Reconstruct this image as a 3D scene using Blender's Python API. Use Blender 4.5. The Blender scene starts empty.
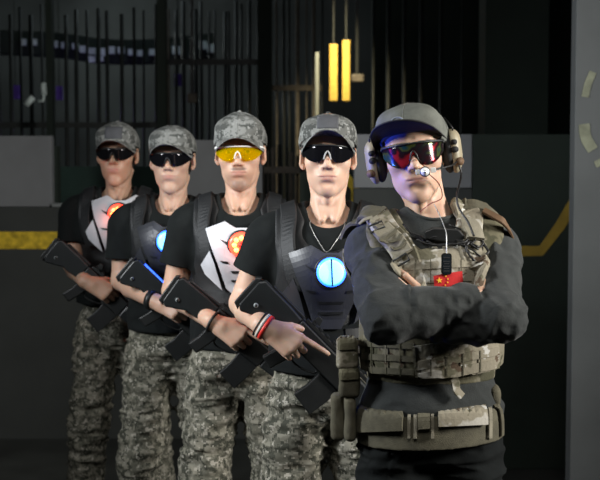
import bpy, bmesh, math, random
import numpy as np
from mathutils import Vector, Matrix
from mathutils.bvhtree import BVHTree

random.seed(7)
S = bpy.context.scene
COL = S.collection

# ------------------------------------------------------------------ camera
F = 1277.0
PITCH = math.atan(85.0 / F)
CAMZ = 1.57
cam_d = bpy.data.cameras.new('camera'); cam = bpy.data.objects.new('camera', cam_d); COL.objects.link(cam)
cam.location = (0, 0, CAMZ); cam.rotation_euler = (math.pi / 2 - PITCH, 0, 0)
cam_d.sensor_width = 36.0; cam_d.lens = F * 36.0 / 600.0; cam_d.clip_end = 60
cam_d.dof.use_dof = True; cam_d.dof.focus_distance = 3.25; cam_d.dof.aperture_fstop = 6.3
S.camera = cam

def at(px, py, Y):
    u = (px - 300.0) / F; v = (240.0 - py) / F
    c, s = math.cos(PITCH), math.sin(PITCH)
    y = c + s * v; z = -s + c * v; t = Y / y
    return Vector((u * t, Y, CAMZ + z * t))

# ------------------------------------------------------------------ world, lights, exposure
W = bpy.data.worlds.new('world'); S.world = W; W.use_nodes = True
W.node_tree.nodes['Background'].inputs[0].default_value = (0.55, 0.75, 0.65, 1)
W.node_tree.nodes['Background'].inputs[1].default_value = 0.02
S.view_settings.view_transform = 'Standard'; S.view_settings.look = 'None'
S.view_settings.gamma = 1.0; S.view_settings.use_curve_mapping = False
S.view_settings.exposure = 0.0

def area(name, loc, target, size, power, color=(1, 1, 1), size_y=None, spread=None):
    l = bpy.data.lights.new(name, 'AREA'); l.energy = power; l.color = color
    l.shape = 'RECTANGLE'; l.size = size; l.size_y = size_y or size
    if spread: l.spread = math.radians(spread)
    o = bpy.data.objects.new(name, l); COL.objects.link(o); o.location = loc
    o.rotation_euler = (Vector(target) - Vector(loc)).to_track_quat('-Z', 'Y').to_euler()
    return o
def point(name, loc, power, color, r=0.05):
    l = bpy.data.lights.new(name, 'POINT'); l.energy = power; l.color = color; l.shadow_soft_size = r
    o = bpy.data.objects.new(name, l); COL.objects.link(o); o.location = loc
    return o

area('softbox_right', (2.7, 2.3, 2.1), (0.1, 3.7, 1.68), 0.5, 45, (1.0, 0.97, 0.92), 0.8, 95)
area('softbox_left', (-2.3, 3.0, 2.25), (0.0, 3.8, 1.65), 0.5, 30, (0.93, 0.97, 1.0), 0.8, 85)
area('softbox_top', (0.0, 1.2, 3.3), (-0.1, 4.0, 1.2), 1.2, 15, (1.0, 0.98, 0.95), 0.8, 120)
area('blue_uplight', (-1.15, 3.25, 1.15), (0.20, 3.1, 1.58), 0.12, 1.3, (0.02, 0.06, 1.0), 0.12, 40)
point('wall_fill_grey', (-2.0, 12.2, 2.8), 55, (0.78, 0.86, 0.84), 0.3)  # added fill that lifts the back wall behind the bars, no fitting there
point('hall_lamp_purple', (-1.7, 9.9, 1.9), 2.2, (0.45, 0.3, 1.0), 0.2)
area('strip_fill_warm', (0.28, 8.15, 3.0), (0.28, 8.8, 2.12), 0.12, 3.6, (1.0, 0.84, 0.5), 0.12, 50)  # warm spot put in only to brighten the hanging strips
point('truss_fill_white', (-1.2, 9.7, 3.3), 7, (0.75, 0.9, 0.95), 0.2)  # extra white fill to keep the truss blocks pale, not a real fitting

# ------------------------------------------------------------------ materials
def mat(name, col=(0.5, 0.5, 0.5), rough=0.6, metal=0.0, emit=None, estr=0.0, noise=0.0, nscale=30.0,
        bump=0.0, bscale=200.0, trans=0.0, coat=0.0, ior=1.45, sss=0.0, spec=0.5, sheen=0.0, alpha=1.0):
    m = bpy.data.materials.new(name); m.use_nodes = True
    nt = m.node_tree; b = nt.nodes['Principled BSDF']
    b.inputs['Base Color'].default_value = (*col, 1); b.inputs['Roughness'].default_value = rough
    b.inputs['Metallic'].default_value = metal; b.inputs['IOR'].default_value = ior
    b.inputs['Specular IOR Level'].default_value = spec
    b.inputs['Transmission Weight'].default_value = trans; b.inputs['Coat Weight'].default_value = coat
    b.inputs['Sheen Weight'].default_value = sheen
    b.inputs['Alpha'].default_value = alpha
    if sss: b.inputs['Subsurface Weight'].default_value = sss; b.inputs['Subsurface Radius'].default_value = (1, .35, .2); b.inputs['Subsurface Scale'].default_value = 0.012
    if emit: b.inputs['Emission Color'].default_value = (*emit, 1); b.inputs['Emission Strength'].default_value = estr
    tc = nt.nodes.new('ShaderNodeTexCoord')
    if noise:
        n = nt.nodes.new('ShaderNodeTexNoise'); n.inputs['Scale'].default_value = nscale; n.inputs['Detail'].default_value = 5
        nt.links.new(tc.outputs['Object'], n.inputs['Vector'])
        r = nt.nodes.new('ShaderNodeMapRange'); r.inputs[1].default_value = 0.3; r.inputs[2].default_value = 0.7
        r.inputs[3].default_value = 1 - noise; r.inputs[4].default_value = 1 + noise
        nt.links.new(n.outputs[0], r.inputs[0])
        mx = nt.nodes.new('ShaderNodeVectorMath'); mx.operation = 'SCALE'; mx.inputs[0].default_value = col
        nt.links.new(r.outputs[0], mx.inputs['Scale']); nt.links.new(mx.outputs[0], b.inputs['Base Color'])
    if bump:
        n2 = nt.nodes.new('ShaderNodeTexNoise'); n2.inputs['Scale'].default_value = bscale; n2.inputs['Detail'].default_value = 3
        nt.links.new(tc.outputs['Object'], n2.inputs['Vector'])
        bp = nt.nodes.new('ShaderNodeBump'); bp.inputs['Strength'].default_value = bump; bp.inputs['Distance'].default_value = 0.004
        nt.links.new(n2.outputs[0], bp.inputs['Height']); nt.links.new(bp.outputs[0], b.inputs['Normal'])
    return m

def camo(name, cols, scale=14.0, px=0.007, rough=0.85, bump=0.3):
    """woven camouflage print: blocky patches of four or five colours"""
    m = bpy.data.materials.new(name); m.use_nodes = True
    nt = m.node_tree; b = nt.nodes['Principled BSDF']; b.inputs['Roughness'].default_value = rough
    b.inputs['Specular IOR Level'].default_value = 0.25
    tc = nt.nodes.new('ShaderNodeTexCoord')
    vec = tc.outputs['Object']
    if px:
        sn = nt.nodes.new('ShaderNodeVectorMath'); sn.operation = 'SNAP'; sn.inputs[1].default_value = (px, px, px)
        nt.links.new(vec, sn.inputs[0]); vec = sn.outputs[0]
    prev = None
    for i, (c, sc, th) in enumerate(cols):
        if i == 0:
            rgb = nt.nodes.new('ShaderNodeRGB'); rgb.outputs[0].default_value = (*c, 1); prev = rgb.outputs[0]; continue
        n = nt.nodes.new('ShaderNodeTexNoise'); n.inputs['Scale'].default_value = sc * scale; n.inputs['Detail'].default_value = 3
        n.inputs['Roughness'].default_value = 0.65
        ad = nt.nodes.new('ShaderNodeVectorMath'); ad.inputs[1].default_value = (i * 3.7, i * 1.9, i * 5.3)
        nt.links.new(vec, ad.inputs[0]); nt.links.new(ad.outputs[0], n.inputs['Vector'])
        g = nt.nodes.new('ShaderNodeMapRange'); g.inputs[1].default_value = th; g.inputs[2].default_value = th + 0.03
        nt.links.new(n.outputs[0], g.inputs[0])
        mx = nt.nodes.new('ShaderNodeMix'); mx.data_type = 'RGBA'; mx.inputs[7].default_value = (*c, 1)
        nt.links.new(g.outputs[0], mx.inputs[0]); nt.links.new(prev, mx.inputs[6]); prev = mx.outputs[2]
    nt.links.new(prev, b.inputs['Base Color'])
    n2 = nt.nodes.new('ShaderNodeTexNoise'); n2.inputs['Scale'].default_value = 90; n2.inputs['Detail'].default_value = 4
    nt.links.new(tc.outputs['Object'], n2.inputs['Vector'])
    bp = nt.nodes.new('ShaderNodeBump'); bp.inputs['Strength'].default_value = bump; bp.inputs['Distance'].default_value = 0.006
    nt.links.new(n2.outputs[0], bp.inputs['Height']); nt.links.new(bp.outputs[0], b.inputs['Normal'])
    return m

def skin_mat(name, base, lip=(0.40, 0.19, 0.155)):
    m = bpy.data.materials.new(name); m.use_nodes = True
    nt = m.node_tree; b = nt.nodes['Principled BSDF']; b.inputs['Roughness'].default_value = 0.5
    b.inputs['Specular IOR Level'].default_value = 0.4
    b.inputs['Subsurface Weight'].default_value = 0.25; b.inputs['Subsurface Radius'].default_value = (1, .35, .2)
    b.inputs['Subsurface Scale'].default_value = 0.008
    at_ = nt.nodes.new('ShaderNodeAttribute'); at_.attribute_name = 'tint'
    sp = nt.nodes.new('ShaderNodeSeparateColor'); nt.links.new(at_.outputs['Color'], sp.inputs[0])
    tc = nt.nodes.new('ShaderNodeTexCoord')
    n = nt.nodes.new('ShaderNodeTexNoise'); n.inputs['Scale'].default_value = 25; n.inputs['Detail'].default_value = 4
    nt.links.new(tc.outputs['Object'], n.inputs['Vector'])
    m0 = nt.nodes.new('ShaderNodeMix'); m0.data_type = 'RGBA'
    m0.inputs[6].default_value = (*base, 1); m0.inputs[7].default_value = (base[0] * .86, base[1] * .74, base[2] * .70, 1)
    nt.links.new(n.outputs[0], m0.inputs[0]); prev = m0.outputs[2]
    for k, c in enumerate((lip, (0.03, 0.022, 0.018), (0.8, 0.78, 0.74))):
        mm = nt.nodes.new('ShaderNodeMix'); mm.data_type = 'RGBA'; mm.inputs[7].default_value = (*c, 1)
        nt.links.new(sp.outputs[k], mm.inputs[0]); nt.links.new(prev, mm.inputs[6]); prev = mm.outputs[2]
    nt.links.new(prev, b.inputs['Base Color'])
    return m

M = {}
M['skin_a'] = skin_mat('skin_tan', (0.44, 0.285, 0.20))
M['skin_b'] = skin_mat('skin_fair', (0.53, 0.355, 0.26))
M['skin_c'] = skin_mat('skin_light', (0.585, 0.405, 0.30))
M['thin_wire'] = mat('dark_red_wire', (0.12, 0.01, 0.01), 0.5)
M['hair'] = mat('black_hair', (0.012, 0.01, 0.009), 0.55, bump=0.6, bscale=300)
M['black_cloth'] = mat('black_cotton', (0.006, 0.0075, 0.0075), 0.9, noise=.2, bump=.15, sheen=.01, spec=.2)
M['charcoal'] = mat('charcoal_jersey', (0.030, 0.033, 0.032), 0.9, noise=.12, nscale=60, bump=.25, bscale=260, sheen=.08, spec=.25)
M['vest_black'] = mat('black_nylon', (0.007, 0.008, 0.009), 0.6, noise=.15, bump=.3, bscale=350)
M['plate_white'] = mat('silver_white_plastic', (0.52, 0.53, 0.56), 0.42, noise=.05)
M['plate_dark'] = mat('graphite_plastic', (0.026, 0.028, 0.034), 0.42, noise=.08)
M['black_plastic'] = mat('black_plastic', (0.010, 0.011, 0.011), 0.45, noise=.1)
M['gun'] = mat('matte_black_gun', (0.0055, 0.0065, 0.0065), 0.5, noise=.2, bump=.1)
M['gun_grey'] = mat('dark_grey_polymer', (0.010, 0.012, 0.0125), 0.42, noise=.15)
M['lens_black'] = mat('smoked_lens', (0.004, 0.004, 0.005), 0.06, spec=.6, coat=.2)
M['chain'] = mat('dull_steel', (0.5, 0.5, 0.48), 0.45, 1.0)
M['nose'] = mat('grey_rubber', (0.35, 0.35, 0.34), 0.5)
M['metal'] = mat('brushed_steel', (0.6, 0.6, 0.6), 0.3, 1.0, noise=.1)
M['white_pl'] = mat('white_plastic', (0.75, 0.75, 0.72), 0.35)
M['red_band'] = mat('red_silicone', (0.62, 0.03, 0.02), 0.5)
M['white_band'] = mat('white_silicone', (0.6, 0.58, 0.52), 0.5)
M['black_band'] = mat('black_cord', (0.01, 0.01, 0.01), 0.6)
M['red_flag'] = mat('red_embroidery', (0.48, 0.012, 0.012), 0.8, noise=.1, nscale=200)
M['yellow_thread'] = mat('yellow_thread', (0.85, 0.5, 0.03), 0.8)
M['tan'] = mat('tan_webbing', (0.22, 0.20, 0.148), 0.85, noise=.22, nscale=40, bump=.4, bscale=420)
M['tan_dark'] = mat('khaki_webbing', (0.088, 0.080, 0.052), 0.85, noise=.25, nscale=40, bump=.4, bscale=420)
M['tan_cup'] = mat('tan_hard_shell', (0.26, 0.225, 0.15), 0.5, noise=.08)
M['foam'] = mat('black_foam', (0.008, 0.008, 0.008), 0.8)
M['brown'] = mat('brown_leather', (0.10, 0.055, 0.025), 0.7, noise=.2)
M['cable'] = mat('black_rubber', (0.006, 0.006, 0.006), 0.45)
M['boot'] = mat('black_boot_leather', (0.012, 0.012, 0.012), 0.5, noise=.1)
M['blue_cap'] = mat('black_brim_cloth', (0.016, 0.016, 0.016), 0.8, bump=.2)
M['acu'] = camo('grey_digital_camouflage', [((0.105, 0.102, 0.078), 0, 0), ((0.20, 0.19, 0.150), 1.0, .48), ((0.045, 0.046, 0.034), 1.3, .52), ((0.33, 0.31, 0.26), 1.8, .58)], 30, .005)
M['acu_cap'] = camo('grey_cap_camouflage', [((0.115, 0.118, 0.110), 0, 0), ((0.19, 0.195, 0.185), 1.0, .48), ((0.055, 0.058, 0.054), 1.3, .53), ((0.25, 0.255, 0.245), 2.0, .62)], 30, .004)
M['grey_cap'] = mat('olive_grey_cap_cloth', (0.10, 0.105, 0.090), 0.85, noise=.22, nscale=30, bump=.2)
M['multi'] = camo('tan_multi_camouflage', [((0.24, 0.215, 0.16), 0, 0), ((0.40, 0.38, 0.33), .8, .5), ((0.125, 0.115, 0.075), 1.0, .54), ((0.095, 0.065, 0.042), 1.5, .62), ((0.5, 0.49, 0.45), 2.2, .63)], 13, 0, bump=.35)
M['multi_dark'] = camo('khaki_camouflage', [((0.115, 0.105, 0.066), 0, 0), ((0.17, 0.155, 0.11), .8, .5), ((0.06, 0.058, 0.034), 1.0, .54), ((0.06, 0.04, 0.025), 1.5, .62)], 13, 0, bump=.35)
M['lamp_red'] = mat('red_lamp_glow', (0.9, 0.1, 0.05), 0.3, emit=(1.0, 0.045, 0.02), estr=3.2)
M['lamp_red_core'] = mat('orange_lamp_core', (0.9, 0.5, 0.1), 0.3, emit=(1.0, 0.30, 0.07), estr=6)
M['lamp_blue'] = mat('blue_lamp_glow', (0.1, 0.3, 0.9), 0.3, emit=(0.01, 0.10, 1.0), estr=5)
M['lamp_blue_core'] = mat('cyan_lamp_core', (0.4, 0.8, 0.9), 0.3, emit=(0.10, 0.62, 1.0), estr=2.6)
M['led_blue'] = mat('blue_led_strip', (0.1, 0.2, 0.9), 0.3, emit=(0.02, 0.10, 1.0), estr=3)

def lens_yellow():
    m = bpy.data.materials.new('yellow_lens'); m.use_nodes = True; nt = m.node_tree
    b = nt.nodes['Principled BSDF']; out = nt.nodes['Material Output']
    b.inputs['Base Color'].default_value = (0.50, 0.43, 0.0, 1); b.inputs['Roughness'].default_value = .06
    t = nt.nodes.new('ShaderNodeBsdfTransparent'); t.inputs[0].default_value = (1.0, 0.80, 0.03, 1)
    mx = nt.nodes.new('ShaderNodeMixShader'); mx.inputs[0].default_value = .30
    nt.links.new(t.outputs[0], mx.inputs[1]); nt.links.new(b.outputs[0], mx.inputs[2]); nt.links.new(mx.outputs[0], out.inputs[0])
    return m
M['lens_yellow'] = lens_yellow()
def lens_mirror():
    m = bpy.data.materials.new('red_iridescent_lens'); m.use_nodes = True; nt = m.node_tree
    b = nt.nodes['Principled BSDF']; b.inputs['Roughness'].default_value = .12; b.inputs['Metallic'].default_value = .6
    tc = nt.nodes.new('ShaderNodeTexCoord')
    n = nt.nodes.new('ShaderNodeTexNoise'); n.inputs['Scale'].default_value = 30; n.inputs['Detail'].default_value = 1
    nt.links.new(tc.outputs['Object'], n.inputs['Vector'])
    r = nt.nodes.new('ShaderNodeValToRGB'); e = r.color_ramp.elements
    e[0].position = .34; e[0].color = (0.02, 0.08, 0.10, 1); e[1].position = .5; e[1].color = (0.02, 0.02, 0.025, 1)
    for p, c in ((.44, (0.10, 0.12, 0.03, 1)), (.60, (0.04, 0.01, 0.015, 1)), (.66, (0.45, 0.02, 0.03, 1))):
        x = e.new(p); x.color = c
    nt.links.new(n.outputs[0], r.inputs[0]); nt.links.new(r.outputs[0], b.inputs['Base Color'])
    return m
M['lens_mirror'] = lens_mirror()

# ------------------------------------------------------------------ object helpers
def tag(o, label=None, cat=None, group=None, kind=None):
    if label: o['label'] = label
    if cat: o['category'] = cat
    if group: o['group'] = group
    if kind: o['kind'] = kind
    return o
def empty(name, loc, label=None, cat=None, group=None):
    o = bpy.data.objects.new(name, None); COL.objects.link(o); o.location = loc
    o.empty_display_size = 0.05
    return tag(o, label, cat, group)
def origin(parent):
    v = Vector((0, 0, 0))
    while parent is not None: v = v + parent.location; parent = parent.parent
    return v
def mobj(name, verts, faces, material, parent=None, smooth=True, loc=None, label=None):
    """world-space verts -> one mesh object"""
    base = origin(parent); L = Vector(loc) - base if loc is not None else Vector((0, 0, 0))
    off = np.array(base + L)
    me = bpy.data.meshes.new(name)
    va = np.asarray(verts, dtype=np.float64) - off
    me.from_pydata(va.tolist() if len(va) < 5000 else [tuple(x) for x in va], [], [tuple(int(i) for i in f) for f in faces])
    me.update()
    if material: me.materials.append(material)
    if smooth: me.polygons.foreach_set('use_smooth', [True] * len(me.polygons))
    o = bpy.data.objects.new(name, me); COL.objects.link(o); o.location = L
    if parent is not None: o.parent = parent
    if label: o['label'] = label
    return o
def boxgeo(lo, hi):
    (x0, y0, z0), (x1, y1, z1) = lo, hi
    v = [(x0, y0, z0), (x1, y0, z0), (x1, y1, z0), (x0, y1, z0), (x0, y0, z1), (x1, y0, z1), (x1, y1, z1), (x0, y1, z1)]
    f = [(0, 3, 2, 1), (4, 5, 6, 7), (0, 1, 5, 4), (1, 2, 6, 5), (2, 3, 7, 6), (3, 0, 4, 7)]
    return v, f
def box(name, lo, hi, m, parent=None, bevel=0.0, loc=None):
    v, f = boxgeo(lo, hi)
    if loc is None and parent is None: loc = ((lo[0] + hi[0]) / 2, (lo[1] + hi[1]) / 2, lo[2])
    o = mobj(name, v, f, m, parent, smooth=False, loc=loc)
    if bevel:
        b = o.modifiers.new('bevel', 'BEVEL'); b.width = bevel; b.segments = 2
    return o
def catmull(pts, n=8):
    P = [Vector(p) for p in pts]
    if len(P) < 3: return P
    Q = [P[0] * 2 - P[1]] + P + [P[-1] * 2 - P[-2]]; out = []
    for i in range(1, len(Q) - 2):
        a, b, c, d = Q[i - 1:i + 3]
        for k in range(n):
            t = k / n
            out.append(0.5 * ((2 * b) + (c - a) * t + (2 * a - 5 * b + 4 * c - d) * t * t + (3 * b - a - 3 * c + d) * t ** 3))
    out.append(P[-1]); return out
def tubegeo(pts, r, seg=8, closed=False):
    n = len(pts); V = []; Fc = []
    rs = r if isinstance(r, (list, tuple)) else [r] * n
    ref = None
    for i, p in enumerate(pts):
        a = pts[(i - 1) % n] if (closed or i > 0) else p; b = pts[(i + 1) % n] if (closed or i < n - 1) else p
        t = (b - a).normalized()
        if ref is None: ref = t.orthogonal().normalized()
        ref = (ref - t * ref.dot(t)); ref = ref.normalized() if ref.length > 1e-6 else t.orthogonal().normalized()
        s = t.cross(ref)
        for k in range(seg):
            an = 2 * math.pi * k / seg; V.append(p + (ref * math.cos(an) + s * math.sin(an)) * rs[i])
    m = n if closed else n - 1
    for i in range(m):
        for k in range(seg):
            a = i * seg + k; b = i * seg + (k + 1) % seg; c = ((i + 1) % n) * seg + (k + 1) % seg; d = ((i + 1) % n) * seg + k
            Fc.append((a, b, c, d))
    if not closed: Fc.append(tuple(range(seg))[::-1]); Fc.append(tuple(range((n - 1) * seg, n * seg)))
    return [tuple(v) for v in V], Fc
def tube(name, pts, r, m, parent=None, smoothn=8, seg=8, closed=False, label=None):
    P = catmull(pts, smoothn) if smoothn and not closed else [Vector(p) for p in pts]
    v, f = tubegeo(P, r, seg, closed)
    return mobj(name, v, f, m, parent, label=label, loc=(P[0] if parent is None else None))
def bandgeo(path, normals, width, thick, sub=4):
    """strap: rectangular section swept along path; cross-section slightly rounded"""
    V = []; Fc = []; n = len(path)
    prof = [(-.5, 0), (-.5, .7), (-.44, 1), (.44, 1), (.5, .7), (.5, 0)]
    for i in range(n):
        t = (path[min(i + 1, n - 1)] - path[max(i - 1, 0)]).normalized(); nn = normals[i]; s = t.cross(nn).normalized()
        w = width[i] if isinstance(width, (list, tuple)) else width
        for (a, b) in prof: V.append(tuple(path[i] + s * a * w + nn * b * thick))
    m = len(prof)
    for i in range(n - 1):
        for k in range(m):
            a = i * m + k; b = i * m + (k + 1) % m; Fc.append((a, b, b + m, a + m))
    Fc.append(tuple(range(m))[::-1]); Fc.append(tuple(range((n - 1) * m, n * m)))
    return V, Fc
def strap(name, pts, width, thick, bvh, m, parent, off=0.0, n=8, label=None):
    P = catmull(pts, n); path = []; nor = []
    for p in P:
        loc, nn, _, _ = bvh.find_nearest(p); path.append(loc + nn * off); nor.append(nn)
    for _ in range(3):
        path = [path[0]] + [(path[i - 1] + path[i] * 2 + path[i + 1]) / 4 for i in range(1, len(path) - 1)] + [path[-1]]
        nor = [nor[0]] + [(nor[i - 1] + nor[i] * 2 + nor[i + 1]).normalized() for i in range(1, len(nor) - 1)] + [nor[-1]]
    v, f = bandgeo(path, nor, width, thick)
    return mobj(name, v, f, m, parent, label=label, smooth=False)
def shoot(bvh, p, d=(0, 1, 0)):
    h = bvh.ray_cast(Vector(p), Vector(d))
    if h[0] is None:
        q = bvh.find_nearest(Vector(p)); return q[0], q[1]
    return h[0], h[1]
def drape(name, poly, bvh, off, thick, m, parent, cuts=3, label=None, smooth=False, yfront=-0.6, bulge=0.0):
    """poly: world (x, z) outline plus y of start; laid on the surface by rays along +Y, then given thickness"""
    bm = bmesh.new(); y0 = poly[0][1] + yfront
    vs = [bm.verts.new((p[0], y0, p[2])) for p in poly]
    bm.faces.new(vs); bmesh.ops.triangulate(bm, faces=bm.faces[:])
    for _ in range(cuts):
        bmesh.ops.subdivide_edges(bm, edges=[e for e in bm.edges if e.calc_length() > .012], cuts=1)
        bmesh.ops.triangulate(bm, faces=[f for f in bm.faces if len(f.verts) > 3])
    bm.normal_update()
    cx = sum(p[0] for p in poly) / len(poly); cz = sum(p[2] for p in poly) / len(poly)
    rr = max(math.hypot(p[0] - cx, p[2] - cz) for p in poly)
    pos = {}
    for v in bm.verts:
        h, nn = shoot(bvh, v.co); pos[v.index] = None
        b = bulge * max(0, 1 - ((v.co.x - cx) ** 2 + (v.co.z - cz) ** 2) / rr ** 2)
        v.co = Vector((v.co.x, h.y - off - b, v.co.z))
    front = bm.faces[:]
    ret = bmesh.ops.extrude_face_region(bm, geom=front)
    for e in ret['geom']:
        if isinstance(e, bmesh.types.BMVert): e.co.y -= thick
    bmesh.ops.recalc_face_normals(bm, faces=bm.faces[:])
    bm.verts.index_update()
    V = [tuple(v.co) for v in bm.verts]; Fc = [tuple(v.index for v in f.verts) for f in bm.faces]; bm.free()
    return mobj(name, V, Fc, m, parent, smooth=smooth, label=label)
def prism(pts2, o, eu, ev, en, half):
    """outline in (u, v) extruded along en"""
    V = []; n = len(pts2)
    for s in (-1, 1):
        for (u, v) in pts2: V.append(tuple(o + eu * u + ev * v + en * (s * half)))
    Fc = [tuple(range(n))[::-1], tuple(range(n, 2 * n))] + [(i, (i + 1) % n, (i + 1) % n + n, i + n) for i in range(n)]
    return V, Fc
def join(*gs):
    V = []; Fc = []
    for v, f in gs:
        k = len(V); V += list(v); Fc += [tuple(i + k for i in q) for q in f]
    return V, Fc
def fix(o, bev=0.0):
    bm = bmesh.new(); bm.from_mesh(o.data); bmesh.ops.recalc_face_normals(bm, faces=bm.faces[:]); bm.to_mesh(o.data); bm.free()
    if bev:
        b = o.modifiers.new('bevel', 'BEVEL'); b.width = bev; b.segments = 2; b.limit_method = 'ANGLE'
    return o

# ------------------------------------------------------------------ signed-distance sculpting
RT = np.random.RandomState(3).rand(33, 33, 33).astype(np.float32) * 2 - 1
def vnoise(x, y, z, seed=0):
    x = x + seed * 7.31; y = y + seed * 3.17; z = z + seed * 5.77
    xi = np.floor(x).astype(np.int32); yi = np.floor(y).astype(np.int32); zi = np.floor(z).astype(np.int32)
    fx = x - xi; fy = y - yi; fz = z - zi
    fx = fx * fx * (3 - 2 * fx); fy = fy * fy * (3 - 2 * fy); fz = fz * fz * (3 - 2 * fz)
    xi %= 32; yi %= 32; zi %= 32
    def g(a, b, c): return RT[xi + a, yi + b, zi + c]
    x00 = g(0, 0, 0) * (1 - fx) + g(1, 0, 0) * fx; x10 = g(0, 1, 0) * (1 - fx) + g(1, 1, 0) * fx
    x01 = g(0, 0, 1) * (1 - fx) + g(1, 0, 1) * fx; x11 = g(0, 1, 1) * (1 - fx) + g(1, 1, 1) * fx
    return (x00 * (1 - fy) + x10 * fy) * (1 - fz) + (x01 * (1 - fy) + x11 * fy) * fz

class Vol:
    def __init__(s, lo, hi, h):
        s.h = h; s.lo = np.array(lo, dtype=np.float32); n = np.ceil((np.array(hi) - np.array(lo)) / h).astype(int) + 1
        s.n = n; s.ax = [s.lo[i] + h * np.arange(n[i], dtype=np.float32) for i in range(3)]
        s.d = np.full(tuple(n), 0.5, dtype=np.float32)
    def sub(s, lo, hi):
        sl = []
        for i in range(3):
            a = max(0, int((lo[i] - s.lo[i]) / s.h)); b = min(s.n[i], int((hi[i] - s.lo[i]) / s.h) + 2)
            if b <= a: return None
            sl.append(slice(a, b))
        X, Y, Z = s.ax[0][sl[0]][:, None, None], s.ax[1][sl[1]][None, :, None], s.ax[2][sl[2]][None, None, :]
        return tuple(sl), X, Y, Z
    def merge(s, sl, f, k, mode):
        a = s.d[sl]
        if mode == 'u':
            if k > 0: h = np.clip(.5 + .5 * (a - f) / k, 0, 1); r = a * (1 - h) + f * h - k * h * (1 - h)
            else: r = np.minimum(a, f)
        elif mode == 's':
            if k > 0: h = np.clip(.5 - .5 * (a + f) / k, 0, 1); r = a * (1 - h) + (-f) * h + k * h * (1 - h)
            else: r = np.maximum(a, -f)
        s.d[sl] = r
    def cap(s, a, b, ra, rb, k=.01, mode='u'):
        a = np.array(a, dtype=np.float32); b = np.array(b, dtype=np.float32); m = max(ra, rb) + k + .03
        q = s.sub(np.minimum(a, b) - m, np.maximum(a, b) + m)
        if q is None: return
        sl, X, Y, Z = q; e = b - a; L2 = max(float(e @ e), 1e-9)
        t = np.clip(((X - a[0]) * e[0] + (Y - a[1]) * e[1] + (Z - a[2]) * e[2]) / L2, 0, 1)
        f = np.sqrt((X - a[0] - t * e[0]) ** 2 + (Y - a[1] - t * e[1]) ** 2 + (Z - a[2] - t * e[2]) ** 2) - (ra + (rb - ra) * t)
        s.merge(sl, f.astype(np.float32), k, mode)
    def ell(s, c, r, R=None, k=.01, mode='u'):
        c = np.array(c, dtype=np.float32); r = np.array(r, dtype=np.float32); m = float(max(r)) + k + .03
        q = s.sub(c - m, c + m)
        if q is None: return
        sl, X, Y, Z = q; x, y, z = X - c[0], Y - c[1], Z - c[2]
        if R is not None:
            R = np.array(R); x, y, z = (R[0][0] * x + R[1][0] * y + R[2][0] * z, R[0][1] * x + R[1][1] * y + R[2][1] * z, R[0][2] * x + R[1][2] * y + R[2][2] * z)
        k0 = np.sqrt((x / r[0]) ** 2 + (y / r[1]) ** 2 + (z / r[2]) ** 2); k1 = np.sqrt((x / r[0] ** 2) ** 2 + (y / r[1] ** 2) ** 2 + (z / r[2] ** 2) ** 2) + 1e-6
        s.merge(sl, (k0 * (k0 - 1) / k1).astype(np.float32), k, mode)
    def cut(s, p, n, k=0.0):
        """remove the side n points to"""
        n = Vector(n).normalized()
        f = (s.ax[0][:, None, None] - p[0]) * n.x + (s.ax[1][None, :, None] - p[1]) * n.y + (s.ax[2][None, None, :] - p[2]) * n.z
        s.d = np.maximum(s.d, f.astype(np.float32))
    def folds(s, amp, fr, seed=1, ridge=True, mask=None):
        idx = np.nonzero(np.abs(s.d) < .03); x, y, z = s.ax[0][idx[0]], s.ax[1][idx[1]], s.ax[2][idx[2]]
        w = vnoise(x * 6, y * 6, z * 6, seed + 9) * .9
        a = vnoise(x * fr[0] + w, y * fr[1] + w, z * fr[2] + w, seed)
        b = vnoise(x * fr[0] * 2.1 + w, y * fr[1] * 2.1, z * fr[2] * 1.9 - w, seed + 4)
        g = (1 - 2 * np.abs(a)) * .7 + .35 * b if ridge else a + .4 * b
        if mask is not None: g = g * mask(x, y, z)
        s.d[idx] -= (amp * g).astype(np.float32)
    def mesh(s):
        d = s.d; d[0], d[-1], d[:, 0], d[:, -1], d[:, :, 0], d[:, :, -1] = .5, .5, .5, .5, .5, .5
        g = d < 0
        c = g[:-1, :-1, :-1].astype(np.int8)
        for (i, j, k) in [(1, 0, 0), (0, 1, 0), (0, 0, 1), (1, 1, 0), (1, 0, 1), (0, 1, 1), (1, 1, 1)]:
            c = c + g[i:g.shape[0] - 1 + i, j:g.shape[1] - 1 + j, k:g.shape[2] - 1 + k]
        ci = np.nonzero((c > 0) & (c < 8)); N = len(ci[0])
        idx = np.full(c.shape, -1, dtype=np.int64); idx[ci] = np.arange(N)
        acc = np.zeros((N, 3)); cnt = np.zeros(N); C = np.stack(ci, 1)
        cor = [(0, 0, 0), (1, 0, 0), (0, 1, 0), (1, 1, 0), (0, 0, 1), (1, 0, 1), (0, 1, 1), (1, 1, 1)]
        val = [d[ci[0] + a, ci[1] + b, ci[2] + e] for a, b, e in cor]
        for p, q in [(0, 1), (2, 3), (4, 5), (6, 7), (0, 2), (1, 3), (4, 6), (5, 7), (0, 4), (1, 5), (2, 6), (3, 7)]:
            va, vb = val[p], val[q]; mk = (va < 0) != (vb < 0)
            t = np.where(mk, va / np.where(mk, va - vb, 1), 0)
            pa, pb = np.array(cor[p]), np.array(cor[q])
            acc += mk[:, None] * (pa + t[:, None] * (pb - pa)); cnt += mk
        V = s.lo + s.h * (C + acc / cnt[:, None])
        Fs = []
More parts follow.
